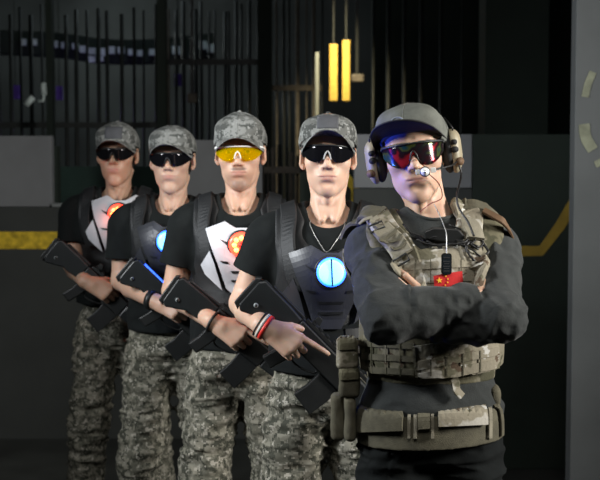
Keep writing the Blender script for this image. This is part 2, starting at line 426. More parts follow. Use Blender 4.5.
        for ax in range(3):
            a1, a2 = [(1, 2), (2, 0), (0, 1)][ax]
            sl0 = [slice(None)] * 3; sl1 = [slice(None)] * 3; sl0[ax] = slice(0, -1); sl1[ax] = slice(1, None)
            g0, g1 = g[tuple(sl0)], g[tuple(sl1)]; E = np.nonzero(g0 != g1); sg = g0[E]; E = np.stack(E, 1)
            def cell(o1, o2): q = E.copy(); q[:, a1] -= o1; q[:, a2] -= o2; return idx[q[:, 0], q[:, 1], q[:, 2]]
            Q = np.stack([cell(1, 1), cell(0, 1), cell(0, 0), cell(1, 0)], 1)
            Q[~sg] = Q[~sg][:, ::-1]; Fs.append(Q)
        return V, np.concatenate(Fs)
def sobj(name, vol, m, parent, label=None):
    V, Q = vol.mesh(); base = np.array(origin(parent))
    me = bpy.data.meshes.new(name); n = len(Q)
    me.vertices.add(len(V)); me.vertices.foreach_set('co', (V - base).astype(np.float32).ravel())
    me.loops.add(n * 4); me.loops.foreach_set('vertex_index', Q.astype(np.int32).ravel())
    me.polygons.add(n); me.polygons.foreach_set('loop_start', np.arange(n, dtype=np.int32) * 4)
    me.polygons.foreach_set('use_smooth', np.ones(n, dtype=bool))
    me.update(calc_edges=True); me.validate()
    me.materials.append(m)
    o = bpy.data.objects.new(name, me); COL.objects.link(o); o.parent = parent
    if label: o['label'] = label
    return o, V, Q
def bvh_of(V, Q): return BVHTree.FromPolygons([tuple(v) for v in V.tolist()], Q.tolist())

# ------------------------------------------------------------------ setting
M['floor'] = mat('dark_concrete', (0.05, 0.055, 0.052), 0.7, noise=.3, nscale=3, bump=.2, bscale=20)
M['wall_dark'] = mat('black_green_wall', (0.012, 0.022, 0.015), 0.8, noise=.3, nscale=2)
M['wall_back'] = mat('mottled_grey_wall', (0.045, 0.050, 0.050), 0.8, noise=.6, nscale=.9)
M['ceiling'] = mat('black_ceiling', (0.015, 0.016, 0.016), 0.9, noise=.2)
def room(name, lo, hi, m):
    o = box(name, lo, hi, m); tag(o, kind='structure'); return o
room('floor', (-7, -2.5, -.2), (7, 14.2, 0), M['floor'])
room('ceiling', (-7, -2.5, 4.6), (7, 14.2, 4.8), M['ceiling'])
room('wall_back', (-7, 14.0, 0), (7, 14.2, 4.6), M['wall_back'])
room('wall_left', (-7.2, -2.5, 0), (-7, 14.2, 4.6), M['wall_dark'])
room('wall_right', (7, -2.5, 0), (7.2, 14.2, 4.6), M['wall_dark'])
room('wall_front', (-7, -2.7, 0), (7, -2.5, 4.6), M['wall_dark'])

M['board_grey'] = mat('grey_painted_board', (0.19, 0.20, 0.21), 0.7, noise=.10, nscale=4, bump=.1, bscale=40)
M['board_dark'] = mat('charcoal_painted_board', (0.042, 0.047, 0.045), 0.75, noise=.14, nscale=3, bump=.1, bscale=30)
M['board_black'] = mat('black_green_board', (0.015, 0.024, 0.018), 0.8, noise=.2, nscale=3)
M['pillar_grey'] = mat('grey_rendered_pillar', (0.085, 0.092, 0.093), 0.8, noise=.12, nscale=3, bump=.2, bscale=30)
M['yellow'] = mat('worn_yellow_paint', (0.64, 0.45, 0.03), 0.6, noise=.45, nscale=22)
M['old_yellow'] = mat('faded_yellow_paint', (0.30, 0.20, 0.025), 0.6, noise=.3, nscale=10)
M['pale_paint'] = mat('faded_pale_paint', (0.17, 0.18, 0.125), 0.7, noise=.4, nscale=14)
M['sill'] = mat('grey_metal_trim', (0.20, 0.22, 0.22), 0.5)
M['green_sheet'] = mat('dark_green_sheet', (0.012, 0.035, 0.028), 0.7, noise=.3, nscale=6)

def px2(x0, x1, y0, y1, Y):
    a = at(x0, y1, Y); b = at(x1, y0, Y); return a.x, b.x, a.z, b.z
YL, YR = 7.0, 6.3
# left barricade
b1 = empty('barricade_board', (-1.5, YL, 0), 'long grey barricade board with a worn yellow stripe behind the leftmost man', 'barricade')
x0 = at(-40, 200, YL).x; x1 = at(52, 200, YL).x; x2 = at(345, 200, YL).x
box('lower_panel', (x0, YL, 0), (x2, YL + .08, 1.285), M['board_dark'], b1)
box('upper_panel', (x0, YL, 1.287), (x1, YL + .08, 1.675), M['board_grey'], b1, .004)
box('ledge', (x1 + .003, YL - .02, 1.287), (x1 + .60, YL + .08, 1.305), M['sill'], b1)
box('stripe', (x0, YL - .004, 1.055), (at(300, 240, YL).x, YL - .0005, 1.15), M['yellow'], b1)
o = box('upright_board', (at(186, 150, YL).x, YL, 1.29), (at(262, 150, YL).x, YL + .08, 1.652), M['board_grey'], None, .004)
tag(o, 'plain light grey upright panel behind the man in yellow glasses', 'panel')
# dark posts rising beside the left panel
for (px, w, Y, lab) in ((54.5, 5, 7.2, 'thin black post at the right edge of the left grey panel'), (50, 6, 8.6, 'tall black pillar rising above the left grey panel'),
                        (162, 9, 8.6, 'tall black pillar above the second man from the left'), (265, 14, 8.6, 'wide black pillar between the two middle capped men')):
    c = at(px, 150, Y); hw = w / 2 / F * Y
    h = 1.62 if Y < 8 else 4.6
    o = box('post' if Y < 8 else 'pillar', (c.x - hw, Y, 0), (c.x + hw, Y + .1, h), M['board_black']); tag(o, lab, 'post' if Y < 8 else 'pillar')
o = box('sheet_panel', (at(56, 190, 7.9).x, 7.9, 0), (at(215, 190, 7.9).x, 7.94, 1.50), M['green_sheet']); tag(o, 'dark green sheet panel behind the two leftmost men', 'panel')

# right barricade
b2 = empty('barricade_board', (.6, YR, 0), 'dark barricade with light grey end and angled yellow stripe right of the front man', 'barricade')
xa, xm, xe = at(354, 160, YR).x, at(472, 160, YR).x, at(600, 160, YR).x
box('light_panel', (xa, YR, 1.408), (xm, YR + .08, 1.672), M['board_grey'], b2, .004)
box('dark_panel', (xm + .004, YR, 0), (xe, YR + .08, 1.672), M['board_black'], b2, .004)
box('lower_panel', (xa, YR, 0), (xm, YR + .08, 1.404), M['board_dark'], b2)
def stripe_path(pts, w, Y, parent):
    for i in range(1):
        V = []; Fc = []; n = len(pts)
        P = [at(x, y, Y - .003) for x, y in pts]
        for k in range(n):
            a = P[max(k - 1, 0)]; b = P[min(k + 1, n - 1)]; t = (b - a).normalized(); s = Vector((-t.z, 0, t.x))
            for sg in (-1, 1):
                for dy in (0, .0025): V.append(tuple(P[k] + s * sg * w / 2 + Vector((0, dy, 0))))
        for k in range(n - 1):
            a = k * 4; b = a + 4
            Fc += [(a, a + 2, b + 2, b), (a + 1, b + 1, b + 3, a + 3), (a, b, b + 1, a + 1), (a + 2, a + 3, b + 3, b + 2)]
        Fc += [(0, 1, 3, 2), (4 * n - 4, 4 * n - 2, 4 * n - 1, 4 * n - 3)]
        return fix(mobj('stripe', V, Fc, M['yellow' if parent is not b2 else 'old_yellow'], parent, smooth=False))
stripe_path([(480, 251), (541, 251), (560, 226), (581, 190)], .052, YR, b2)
b3 = box('low_board', (at(300, 170, 6.7).x, 6.7, 0), (at(362, 170, 6.7).x, 6.76, at(330, 172, 6.7).z), M['board_black'])
tag(b3, 'low black panel with a bright yellow line, seen between the two front men', 'panel')
def kink():
    P = [at(x, y, 6.697) for x, y in ((340, 168), (345, 175), (355, 189), (356, 225))]
    V = []; w = .045
    for k, p in enumerate(P):
        a = P[max(k - 1, 0)]; b = P[min(k + 1, 3)]; t = (b - a).normalized(); s = Vector((-t.z, 0, t.x))
        V += [tuple(p - s * w / 2), tuple(p + s * w / 2), tuple(p - s * w / 2 + Vector((0, .003, 0))), tuple(p + s * w / 2 + Vector((0, .003, 0)))]
    Fc = []
    for k in range(3):
        a = 4 * k; b = a + 4; Fc += [(a, a + 1, b + 1, b), (a + 2, b + 2, b + 3, a + 3), (a, b, b + 2, a + 2), (a + 1, a + 3, b + 3, b + 1)]
    Fc += [(0, 2, 3, 1), (12, 13, 15, 14)]
    o = mobj('stripe', V, Fc, M['yellow'], None, smooth=False, loc=b3.location); o.parent = b3; o.location = (0, 0, 0); fix(o)
kink()

# big near pillar on the right with faded paint marks
YP = 5.2
pl = empty('pillar', (at(620, 200, YP).x, YP, 0), 'broad grey pillar with faded pale paint strokes at the right edge', 'pillar')
box('shaft', (at(573, 240, YP).x, YP, 0), (at(573, 240, YP).x + 1.1, YP + .09, 4.6), M['pillar_grey'], pl, .006)
for pts, w in (([(593, 72), (588, 84), (585, 97)], .03), ([(584, 124), (586, 138), (593, 150)], .045), ([(597, 160), (600, 166)], .03)):
    P = [at(x, y, YP - .002) for x, y in pts]; P = catmull(P, 6)
    v, f = bandgeo(P, [Vector((0, -1, 0))] * len(P), w, .002); fix(mobj('paint_stroke', v, f, M['pale_paint'], pl, smooth=False))

# back: slatted steel fences, beam with pale blocks, hanging yellow strips
M['bar'] = mat('dark_steel_bar', (0.022, 0.026, 0.025), 0.5, noise=.2)
M['bar_b'] = mat('worn_pale_bar', (0.16, 0.14, 0.115), 0.6, noise=.3)
M['block'] = mat('pale_block', (0.60, 0.70, 0.68), 0.5, noise=.3, nscale=8)
M['gold'] = mat('yellow_varnished_wood', (0.75, 0.50, 0.10), 0.5, noise=.15)
M['violet'] = mat('violet_glow_swatch', (0.12, 0.06, 0.45), 0.7, noise=.2)
def fence(label, px0, px1, pytop, Y, step, mats, rails, wmin=1.6, wmax=4.5, seed=1, zbot=0.0):
    rnd = random.Random(seed); t = empty('bar_fence', (at((px0 + px1) / 2, 150, Y).x, Y, 0), label, 'fence')
    x = px0
    while x < px1:
        w = rnd.uniform(wmin, wmax) / F * Y; c = at(x, 150, Y); zt = at(x, pytop + rnd.uniform(-6, 6), Y).z
        P = [Vector((c.x, Y, zbot)), Vector((c.x + rnd.uniform(-.01, .01), Y, zt))]
        v, f = tubegeo(P, w / 2, 8); mobj('bar', v, f, rnd.choice(mats), t)
        x += step * rnd.uniform(.7, 1.4)
    for py in rails:
        z = at(300, py, Y).z; box('rail', (at(px0, 150, Y).x, Y - .02, z - .02), (at(px1, 150, Y).x, Y + .02, z + .02), mats[0], t)
    return t
fence('fence of thin dark bars behind the two leftmost men', -20, 158, 10, 9.0, 10, [M['bar']], [125], seed=2)
fence('dense fence of grey and brown bars above the man in yellow glasses', 168, 260, 6, 9.3, 7, [M['bar'], M['bar'], M['bar_b']], [62], seed=5)
fence('fence of brownish bars between the two middle capped men', 272, 322, -6, 9.6, 7, [M['bar_b'], M['bar']], [88], seed=8)
fence('sparse dark bars above the front man with headset', 372, 470, -6, 9.2, 15, [M['bar']], [], seed=11)
low = fence('low slatted rail of brownish bars right of the man in yellow glasses', 264, 300, 150, 7.6, 6, [M['bar_b'], M['bar']], [170], seed=4)
for i, (px, y0, y1, w) in enumerate(((333.5, 42, 101, 8), (346, 38, 101, 7.5))):
    c = at(px, 100, 8.8); hw = w / 2 / F * 8.8
    o = empty('hanging_strip', (c.x, 8.8, at(px, y1, 8.8).z)); box('strip', (c.x - hw, 8.8, at(px, y1, 8.8).z), (c.x + hw, 8.84, at(px, y0 + 2, 8.8).z), M['gold'], o, .004)
    box('hanging_rod', (c.x - .006, 8.815, at(px, y0 + 2, 8.8).z), (c.x + .006, 8.827, 4.6), M['bar'], o)
    tag(o, ['left one of two bright yellow strips hanging above the fourth man', 'right one of two bright yellow strips hanging above the fourth man'][i], 'strip')
c = at(317, 100, 8.7); o = tube('pale_pole', [Vector((c.x, 8.7, 0)), Vector((c.x, 8.7, at(317, 52, 8.7).z))], .014, M['sill'], None, 0); tag(o, 'slender pale grey pole left of the bright yellow strips', 'pole')
# beam with a row of pale blocks
beam = empty('ceiling_truss', (-1.6, 10.5, 3.0), 'dark sloping truss with a row of pale blocks at top left', 'truss')
P = [at(-20, 42, 10.5), at(60, 46, 10.5), at(105, 52, 10.5), at(155, 52, 10.5), at(215, 46, 10.5)]
v, f = bandgeo(catmull(P, 6), [Vector((0, -1, 0))] * 25, .2, .1); fix(mobj('beam', v, f, M['board_black'], beam, smooth=False))
rnd = random.Random(4)
for (x, y) in ((22, 42), (33, 42), (54, 44), (64, 45), (75, 46), (83, 49), (91, 52), (91, 58), (101, 52), (100, 58), (111, 50), (121, 50), (131, 52), (140, 53), (152, 52), (165, 51), (176, 50), (203, 45), (211, 48)):
    c = at(x, y, 10.35); s = rnd.uniform(.022, .034)
    fix(box('pale_block', (c.x - s, 10.35, c.z - s), (c.x + s, 10.40, c.z + s), M['block'], beam))
for (x, y, w, h, lab) in ((59, 93, 6, 14, 'small violet banner standing in for a glow right of the tall black pillar'), (15, 92, 9, 14, 'small violet banner standing in for a glow at far left above the grey panel'), (178, 80, 8, 12, 'small violet banner standing in for a glow above the second man')):
    a = at(x - w / 2, y + h / 2, 9.6); b = at(x + w / 2, y - h / 2, 9.6)
    t = empty('violet_glow_swatch', (a.x, 9.6, a.z), lab, 'swatch'); box('cloth', (a.x, 9.6, a.z), (b.x, 9.62, b.z), M['violet'], t)  # violet colour stands in for the purple glow spots of the hall
    box('hanging_cord', ((a.x + b.x) / 2 - .003, 9.608, b.z), ((a.x + b.x) / 2 + .003, 9.614, 4.6), M['board_black'], t)
# pale bracket fitting at upper left
br = empty('wall_bracket', at(35, 95, 8.4), 'small pale two-piece bracket lamp above the left grey panel', 'bracket')
for nm, pts, r in (('arm', [(26, 105), (33, 97)], .022), ('cup', [(43, 83), (44, 95)], .02), ('stem', [(44, 94), (43, 101), (38, 101)], .01)):
    tube(nm, [at(x, y, 8.4) for x, y in pts], r, M['block'], br, 0)
for (x, y, w, h, lab) in ((357, 78, 14, 8, 'small pale box sign right of the yellow strips'), (192, 98, 10, 10, 'small pale round-cornered box above the second man')):
    a = at(x - w / 2, y + h / 2, 9.0); b = at(x + w / 2, y - h / 2, 9.0)
    t = empty('junction_box', (a.x, 9.0, a.z), lab, 'box'); box('case', (a.x, 9.0, a.z), (b.x, 9.05, b.z), M['bar_b'], t, .01)
    box('conduit', ((a.x + b.x) / 2 - .01, 9.02, b.z), ((a.x + b.x) / 2 + .01, 9.04, 4.6), M['bar'], t)
dk = box('black_screen', (at(372, 100, 10.6).x, 10.6, 0), (at(640, 100, 10.6).x, 10.7, 4.6), M['board_black']); tag(dk, 'tall black-green screen wall behind the front man', 'screen')
dk = box('dark_column', (at(485, 100, 8.0).x, 8.0, 0), (at(548, 100, 8.0).x, 8.3, 4.6), M['board_black']); tag(dk, 'wide dark column left of the grey pillar', 'column')

# ------------------------------------------------------------------ people
def rotm(yaw=0, pitch=0, roll=0):
    """yaw: face turns to image left when negative; pitch: positive looks down; roll: positive leans head to image left"""
    return (Matrix.Rotation(math.radians(yaw), 3, 'Z') @ Matrix.Rotation(math.radians(pitch), 3, 'X') @ Matrix.Rotation(math.radians(-roll), 3, 'Y'))

class Man:
    def __init__(s, eye, Y, yaw=0, pitch=0, roll=0, body_dx=0.0, body_yaw=0, scale=1.0, chin=0.0, wide=1.0, sw=1.0):
        s.C = at(eye[0], eye[1], Y); s.R = rotm(yaw, pitch, roll); s.Y = Y; s.sc = scale; s.chin = chin; s.wide = wide; s.sw = sw
        s.B = Vector((s.C.x + body_dx, Y, s.C.z + .030)); s.byaw = math.radians(body_yaw)
        s.root = None
    def H(s, x, y, z):
        """head-local point (eye centre = 0, face towards -y)"""
        return s.C + s.R @ (Vector((x * s.wide, y + .01, z)) * s.sc)
    def b(s, x, y, z):
        """trunk point, z measured from eye level"""
        c, n = math.cos(s.byaw), math.sin(s.byaw)
        return Vector((s.B.x + c * x - n * y, s.B.y + n * x + c * y, s.B.z + z))

def head_into(v, m):
    R = m.R; sc = m.sc
    E = lambda c, r, k=.01, mode='u', R2=None: v.ell(m.H(*c), [r[0] * sc * m.wide, r[1] * sc, r[2] * sc], R @ R2 if R2 is not None else R, k, mode)
    Cp = lambda a, b, ra, rb, k=.01, mode='u': v.cap(m.H(*a), m.H(*b), ra * sc, rb * sc, k, mode)
    ch = m.chin
    E((0, .012, .032), (.074, .096, .085), 0)
    E((0, -.030, -.030), (.062, .054, .082), .03)
    E((0, -.026, -.074 - ch * .5), (.044, .050, .038), .035)
    Cp((-.042, .000, -.066 - ch * .4), (-.010, -.060, -.106 - ch), .013, .012, .025)
    Cp((.042, .000, -.066 - ch * .4), (.010, -.060, -.106 - ch), .013, .012, .025)
    E((0, -.066, -.108 - ch), (.020, .015, .014), .02)
    for s in (-1, 1):
        E((s * .043, -.056, -.026), (.020, .020, .017), .025)
        Cp((s * .012, -.082, .020), (s * .042, -.070, .022), .007, .006, .015)
        E((s * .031, -.100, .000), (.017, .014, .011), .014, 's')
        E((s * .031, -.072, .000), (.0125, .0125, .0125), .002)
        Cp((s * .020, -.0825, .0065), (s * .031, -.0865, .0085), .0025, .003, .004); Cp((s * .031, -.0865, .0085), (s * .043, -.079, .004), .003, .0025, .004)
        Cp((s * .022, -.0815, -.008), (s * .042, -.079, -.006), .0025, .0022, .005)
    E((0, -.072, -.062), (.030, .018, .024), .02)
    Cp((0, -.082, .014), (0, -.100, -.026), .0065, .0085, .012)
    E((0, -.104, -.034), (.0105, .011, .0095), .010)
    for s in (-1, 1):
        E((s * .0125, -.093, -.039), (.0078, .010, .0075), .007)
        E((s * .0065, -.101, -.0455), (.0042, .005, .0035), .003, 's')
    # lips
    E((-.010, -.0850, -.0638), (.017, .0080, .0036), .004); E((.010, -.0850, -.0638), (.017, .0080, .0036), .004)
    E((0, -.0835, -.0718), (.0205, .0085, .0048), .006)
    Cp((-.022, -.0845, -.0672), (.022, -.0845, -.0672), .0012, .0012, .002)
    Cp((-.026, -.0880, -.0685), (0, -.0955, -.0677), .0022, .0018, .002, 's'); Cp((.026, -.0880, -.0685), (0, -.0955, -.0677), .0022, .0018, .002, 's')
    E((0, -.0880, -.0865), (.018, .006, .006), .008, 's')
    # ears
    for s in (-1, 1):
        R2 = Matrix.Rotation(s * .35, 3, 'Z') @ Matrix.Rotation(-.15, 3, 'X')
        E((s * .077, .012, -.010), (.0085, .018, .031), .006, 'u', R2)
        E((s * .086, .004, -.008), (.006, .009, .016), .004, 's', R2)
        E((s * .073, .004, -.037), (.006, .008, .009), .006)
    # neck
    nb = m.b(0, .03, -.20)
    v.cap(m.H(0, .034, -.06), nb, .046 * sc, .053, .012)
    v.cap(m.H(0, .012, -.09), m.b(0, .002, -.20), .034 * sc, .040, .015)
    v.ell(m.H(0, -.040, -.135 - ch), (.010, .010, .012), None, .012)
    for s in (-1, 1): v.cap(m.H(s * .052, .035, -.07), m.b(s * .018, -.044, -.215), .008, .008, .016)

def torso_into(v, m, g=0.0, neck=False, up=True, low=True, kk=.03):
    b = m.b
    v.ell(b(0, .02, -.37), (.152 + g, .102 + g, .17 + g), Matrix.Rotation(m.byaw, 3, 'Z'), .0)
    v.cap(b(-.125 * m.sw, .02, -.272), b(.125 * m.sw, .02, -.272), .058 + g, .058 + g, kk)
    v.ell(b(0, -.035, -.33), (.13 + g, .065 + g, .085 + g), Matrix.Rotation(m.byaw, 3, 'Z'), .03)
    for s in (-1, 1):
        v.cap(b(s * .01, .03, -.195), b(s * .14 * m.sw, .025, -.252), .034 + g, .036 + g, kk)
        v.ell(b(s * .172 * m.sw, .02, -.278), (.050 + g, .052 + g, .056 + g), None, kk)
    if low:
        v.ell(b(0, .02, -.55), (.135 + g, .098 + g, .17 + g), Matrix.Rotation(m.byaw, 3, 'Z'), .04)
        v.ell(b(0, .02, -.70), (.150 + g, .105 + g, .12 + g), Matrix.Rotation(m.byaw, 3, 'Z'), .04)

def arm_into(v, J, g=0.0, fore=True, t_end=1.0, th=1.0, k=.02):
    s_, e, w = [Vector(p) for p in J]
    if t_end < 1.0: v.cap(s_, s_.lerp(e, t_end), .048 * th + g, (.048 - .008 * t_end) * th + g, k); return
    v.cap(s_, e, .048 * th + g, .039 * th + g, k)
    if fore:
        mid = e.lerp(w, .33)
        v.cap(e, mid, .037 * th + g, .041 * th + g, .015); v.cap(mid, w, .041 * th + g, .027 * th + g, .012)

def hand_into(v, W, f, n, side, curls, thumb, sc=1.0):
    """W wrist, f towards the fingers, n out of the back of the hand, side: +1/-1 picks the thumb side; curls in degrees for 4 fingers x 3 joints"""
    f = Vector(f).normalized(); n = Vector(n); n = (n - f * n.dot(f)).normalized(); s = f.cross(n).normalized() * side
    W = Vector(W); kn = []
    v.cap(W - f * .02, W + f * .02, .026, .026, .012)
    for i, (off, ln) in enumerate(((.030, .086), (.010, .090), (-.010, .086), (-.028, .078))):
        K = W + (f * ln + s * off) * sc + n * (.004 if i in (1, 2) else 0); kn.append(K)
        v.cap(W + f * .012 + s * off * .55, K, .0150 * sc, .0115 * sc, .012)
    v.ell(W + f * .045 * sc + s * .02 * sc - n * .006, (.018, .018, .018), None, .015)
    L = ((.042, .026, .020), (.046, .030, .021), (.043, .028, .021), (.034, .021, .018)); Rr = (.0090, .0095, .0090, .0080)
    for i in range(4):
        p = kn[i]; a = 0; d0 = (f + s * (.06, .0, -.05, -.10)[i]).normalized()
        for j in range(3):
            a += math.radians(curls[i][j]); d = d0 * math.cos(a) - n * math.sin(a)
            q = p + d * L[i][j] * sc; r0 = Rr[i] * sc * (1 - .08 * j)
            v.cap(p, q, r0, r0 * .9, .003 if j == 0 else .002); p = q
    a, b2 = thumb
    p0 = W + f * .020 + s * .018; d = (f * math.cos(math.radians(a)) + s * math.sin(math.radians(a)) - n * .35).normalized()
    p1 = p0 + d * .040 * sc; d2 = (d * 1.0 + f * .4 - n * math.tan(math.radians(b2)) * .6).normalized(); p2 = p1 + d2 * .033 * sc
    d3 = (d2 + f * .25 - n * .2).normalized()
    v.cap(p0, p1, .0145 * sc, .0115 * sc, .010); v.cap(p1, p2, .0110 * sc, .0098 * sc, .003); v.cap(p2, p2 + d3 * .024 * sc, .0098 * sc, .0085 * sc, .002)

GRIP_POINT = ((8, 8, 5), (62, 80, 50), (66, 82, 50), (70, 84, 50))
GRIP = ((48, 60, 40), (58, 75, 45), (62, 78, 45), (66, 80, 45))
OPEN = ((12, 18, 12), (14, 20, 14), (16, 22, 14), (20, 24, 16))

def paint(o, V, m, stubble=0.0):
    """intrinsic skin colouring: lips, brows, stubble, whites of the eyes"""
    Rt = np.array(m.R).T; q = (V - np.array(m.C)) @ Rt.T / m.sc; x, y, z = q[:, 0] / m.wide, q[:, 1] - .01, q[:, 2]
    def el(c, r, soft=.35):
        k = np.sqrt(((x - c[0]) / r[0]) ** 2 + ((y - c[1]) / r[1]) ** 2 + ((z - c[2]) / r[2]) ** 2); return np.clip((1 - k) / soft + .5, 0, 1)
    lip = np.maximum(el((0, -.09, -.0640), (.026, .02, .0036), .5) * .85, el((0, -.09, -.0715), (.021, .02, .0046), .5) * .8)
    dark = np.zeros(len(V))
    for s in (-1, 1):
        dark = np.maximum(dark, .85 * el((s * .022, -.085, .0195), (.013, .03, .0040))); dark = np.maximum(dark, .85 * el((s * .038, -.08, .0205), (.012, .03, .0033)))
        dark = np.maximum(dark, el((s * .031, -.085, 0), (.0058, .006, .0058))); dark = np.maximum(dark, .6 * el((s * .031, -.085, .0065), (.015, .012, .0016)))
    if stubble:
        dark = np.maximum(dark, stubble * el((-.011, -.095, -.0548), (.016, .02, .0048), .6)); dark = np.maximum(dark, stubble * el((.011, -.095, -.0548), (.016, .02, .0048), .6))
        dark = np.maximum(dark, stubble * .75 * el((0, -.08, -.105 - m.chin), (.030, .04, .020), .9)); dark = np.maximum(dark, stubble * .4 * el((0, -.04, -.09), (.066, .07, .028), .8))
    front = y < -.06
    white = np.zeros(len(V))
    for s in (-1, 1): white = np.maximum(white, el((s * .031, -.083, -.0005), (.011, .0055, .0055)) * (dark < .5))
    col = np.stack([lip * front, dark * front, white * .8 * front, np.ones(len(V))], 1).astype(np.float32)
    at_ = o.data.color_attributes.new('tint', 'FLOAT_COLOR', 'POINT'); at_.data.foreach_set('color', col.ravel())

def body(m, arms, h, hands, skin, stubble=0.0):
    pts = [p for J in arms for p in J] + [W for (W, *_) in hands]
    lo = np.min([list(p) for p in pts] + [[m.B.x - .24, m.B.y - .17, m.B.z - .84]], 0) - .14
    hi = np.max([list(p) for p in pts] + [[m.B.x + .24, m.B.y + .18, m.B.z + .14]], 0) + .10
    v = Vol(lo, hi, h)
    torso_into(v, m, -.004); head_into(v, m)
    for J in arms: arm_into(v, J, 0)
    for (W, f, n, sd, cu, th) in hands: hand_into(v, W, f, n, sd, cu, th)
    o, V, Q = sobj('body', v, skin, m.root); paint(o, V, m, stubble)
    return o, V, Q

def hair(m, h=.0035):
    v = Vol(np.array(m.C) - .14, np.array(m.C) + .14, h); sc = m.sc
    v.ell(m.H(0, .016, .030), (.079 * sc * m.wide, .098 * sc, .088 * sc), m.R, 0)
    v.ell(m.H(0, .055, -.035), (.060 * sc * m.wide, .055 * sc, .050 * sc), m.R, .02)
    v.cut(m.H(0, -.028, 0), m.R @ Vector((0, -1, .25)))
    for s in (-1, 1):
        v.ell(m.H(s * .082, .012, -.018), (.022, .020, .036), m.R, .004, 's')
        v.cap(m.H(s * .071, -.026, .03), m.H(s * .0685, -.024, -.006), .008, .006, .006)
    v.folds(.0018, (120, 120, 60), 5)
    return sobj('hair', v, M['hair'], m.root)

def cap_hat(m, h, cloth, brim_cloth, tilt=0.0, brim_len=.068, droop=1.0, patch=None, flat=False, back_dark=True, up=0.0, button=True, height=.0, badge=False, turn=0, flare=.06, z0=.042, zc=.020):
    lo = np.array(m.C) - .2; hi = np.array(m.C) + .2
    v = Vol(lo, hi, h); sc = m.sc
    Rc = m.R @ Matrix.Rotation(math.radians(turn), 3, 'Z') @ Matrix.Rotation(math.radians(tilt), 3, 'X')
    hc = lambda x, y, z: m.C + Rc @ (Vector((x * m.wide, y + .01, z)) * sc)
    v.ell(hc(0, .012, .036), (.088 * sc * m.wide, .106 * sc, (.096 + height) * sc), Rc, 0)
    v.cap(hc(-.045, -.045, .075 + height), hc(.045, -.045, .075 + height), .030 * sc, .030 * sc, .03)
    v.ell(hc(0, .012, .030), (.084 * sc * m.wide, .1 * sc, .086 * sc), Rc, 0, 's')
    v.cut(hc(0, 0, zc), Rc @ Vector((0, -.2, -1)))
    v.folds(.0012, (14, 14, 14), 3, ridge=False)
    root = empty('cap', (0, 0, 0)); root.parent = m.root; root.location = hc(0, 0, .03) - m.root.location
    V, Q = v.mesh(); crown = mobj('crown', V, Q, cloth, root)
    bv = bvh_of(V, Q)
    # brim
    nu, nv = 40, 8; T = []; 
    for layer in (0, 1):
        for j in range(nv + 1):
            for i in range(nu + 1):
                u = -1 + 2 * i / nu; w = j / nv; an = u * math.radians(66)
                bx = .084 * math.sin(an); by = .012 - .102 * math.cos(an)
                e = (1 - abs(u) ** 2.6) if not flat else (1 - abs(u) ** 5)
                x = bx * (1 + flare * w * (1 - abs(u) * .3)); y = by - brim_len * w * e
                z = z0 - w * e * (.010 - up) - droop * .030 * (x / .08) ** 2 * (w * .85 + .15) - .0035 * layer
                T.append(tuple(hc(x, y, z)))
    N = (nu + 1) * (nv + 1); Fc = []
    for L in (0, 1):
        for j in range(nv):
            for i in range(nu):
                a = L * N + j * (nu + 1) + i; q = (a, a + 1, a + nu + 2, a + nu + 1); Fc.append(q if L else q[::-1])
    rim = [j * (nu + 1) for j in range(nv, -1, -1)][::-1] + [nv * (nu + 1) + i for i in range(1, nu + 1)] + [j * (nu + 1) + nu for j in range(nv - 1, -1, -1)] + [i for i in range(nu - 1, 0, -1)]
    for a, b2 in zip(rim, rim[1:] + rim[:1]): Fc.append((a, b2, b2 + N, a + N))
    br = fix(mobj('brim', T, Fc, brim_cloth, root))
    # sweatband piping where crown meets brim
    P = [hc(.0858 * math.sin(a), .012 - .1035 * math.cos(a), .0335) for a in [math.radians(-66 + 132 * k / 24) for k in range(25)]]
    if button:
        b_ = hc(0, .0, .133 + height); vv, ff = tubegeo([b_ - Rc @ Vector((0, 0, .008)), b_ + Rc @ Vector((0, 0, .002)), b_ + Rc @ Vector((0, 0, .004))], [.008, .007, .003], 12); mobj('button', vv, ff, cloth, root)
    for k in range(3):       # seams of the panels
        a0 = math.radians((-90, -35, 215)[k]); P = []
        for j in range(12):
            t = math.radians(12 + 66 * j / 11)
            P.append(hc(.086 * math.cos(a0) * math.cos(math.radians(90) - t) , .012 + .104 * math.sin(a0) * math.sin(t), .036 + .095 * math.cos(t)))
        path = []
        for p in P:
            l, n_, _, _ = bv.find_nearest(p); path.append(l + n_ * .0003)
        vv, ff = tubegeo(path, .0011, 6); mobj('seam', vv, ff, cloth, root)
    if patch:
        # rectangle of hook-and-loop cloth on the crown front
        pw, ph, pz, pm = patch; V2 = []; k = 8
        for L in (0, 1):
            for j in range(k + 1):
                for i in range(k + 1):
                    x = -pw / 2 + pw * i / k; zz = pz - ph / 2 + ph * j / k
                    l, n_, _, _ = bv.ray_cast(hc(x, -.25, zz), Rc @ Vector((0, 1, 0)))
                    if l is None: l, n_, _, _ = bv.find_nearest(hc(x, -.10, zz))
                    V2.append(tuple(l + (Rc @ Vector((0, -1, .5))).normalized() * (.0005 + .0018 * L)))
        n1 = (k + 1) ** 2; Fc = []
        for j in range(k):
            for i in range(k):
                a = j * (k + 1) + i; Fc.append((a, a + k + 1, a + k + 2, a + 1)); Fc.append((a + n1, a + 1 + n1, a + k + 2 + n1, a + k + 1 + n1))
        rim = [i for i in range(k + 1)] + [j * (k + 1) + k for j in range(1, k + 1)] + [k * (k + 1) + i for i in range(k - 1, -1, -1)] + [j * (k + 1) for j in range(k - 1, 0, -1)]
        for a, b2 in zip(rim, rim[1:] + rim[:1]): Fc.append((a, b2, b2 + n1, a + n1))
        fix(mobj('patch', V2, Fc, pm, root))
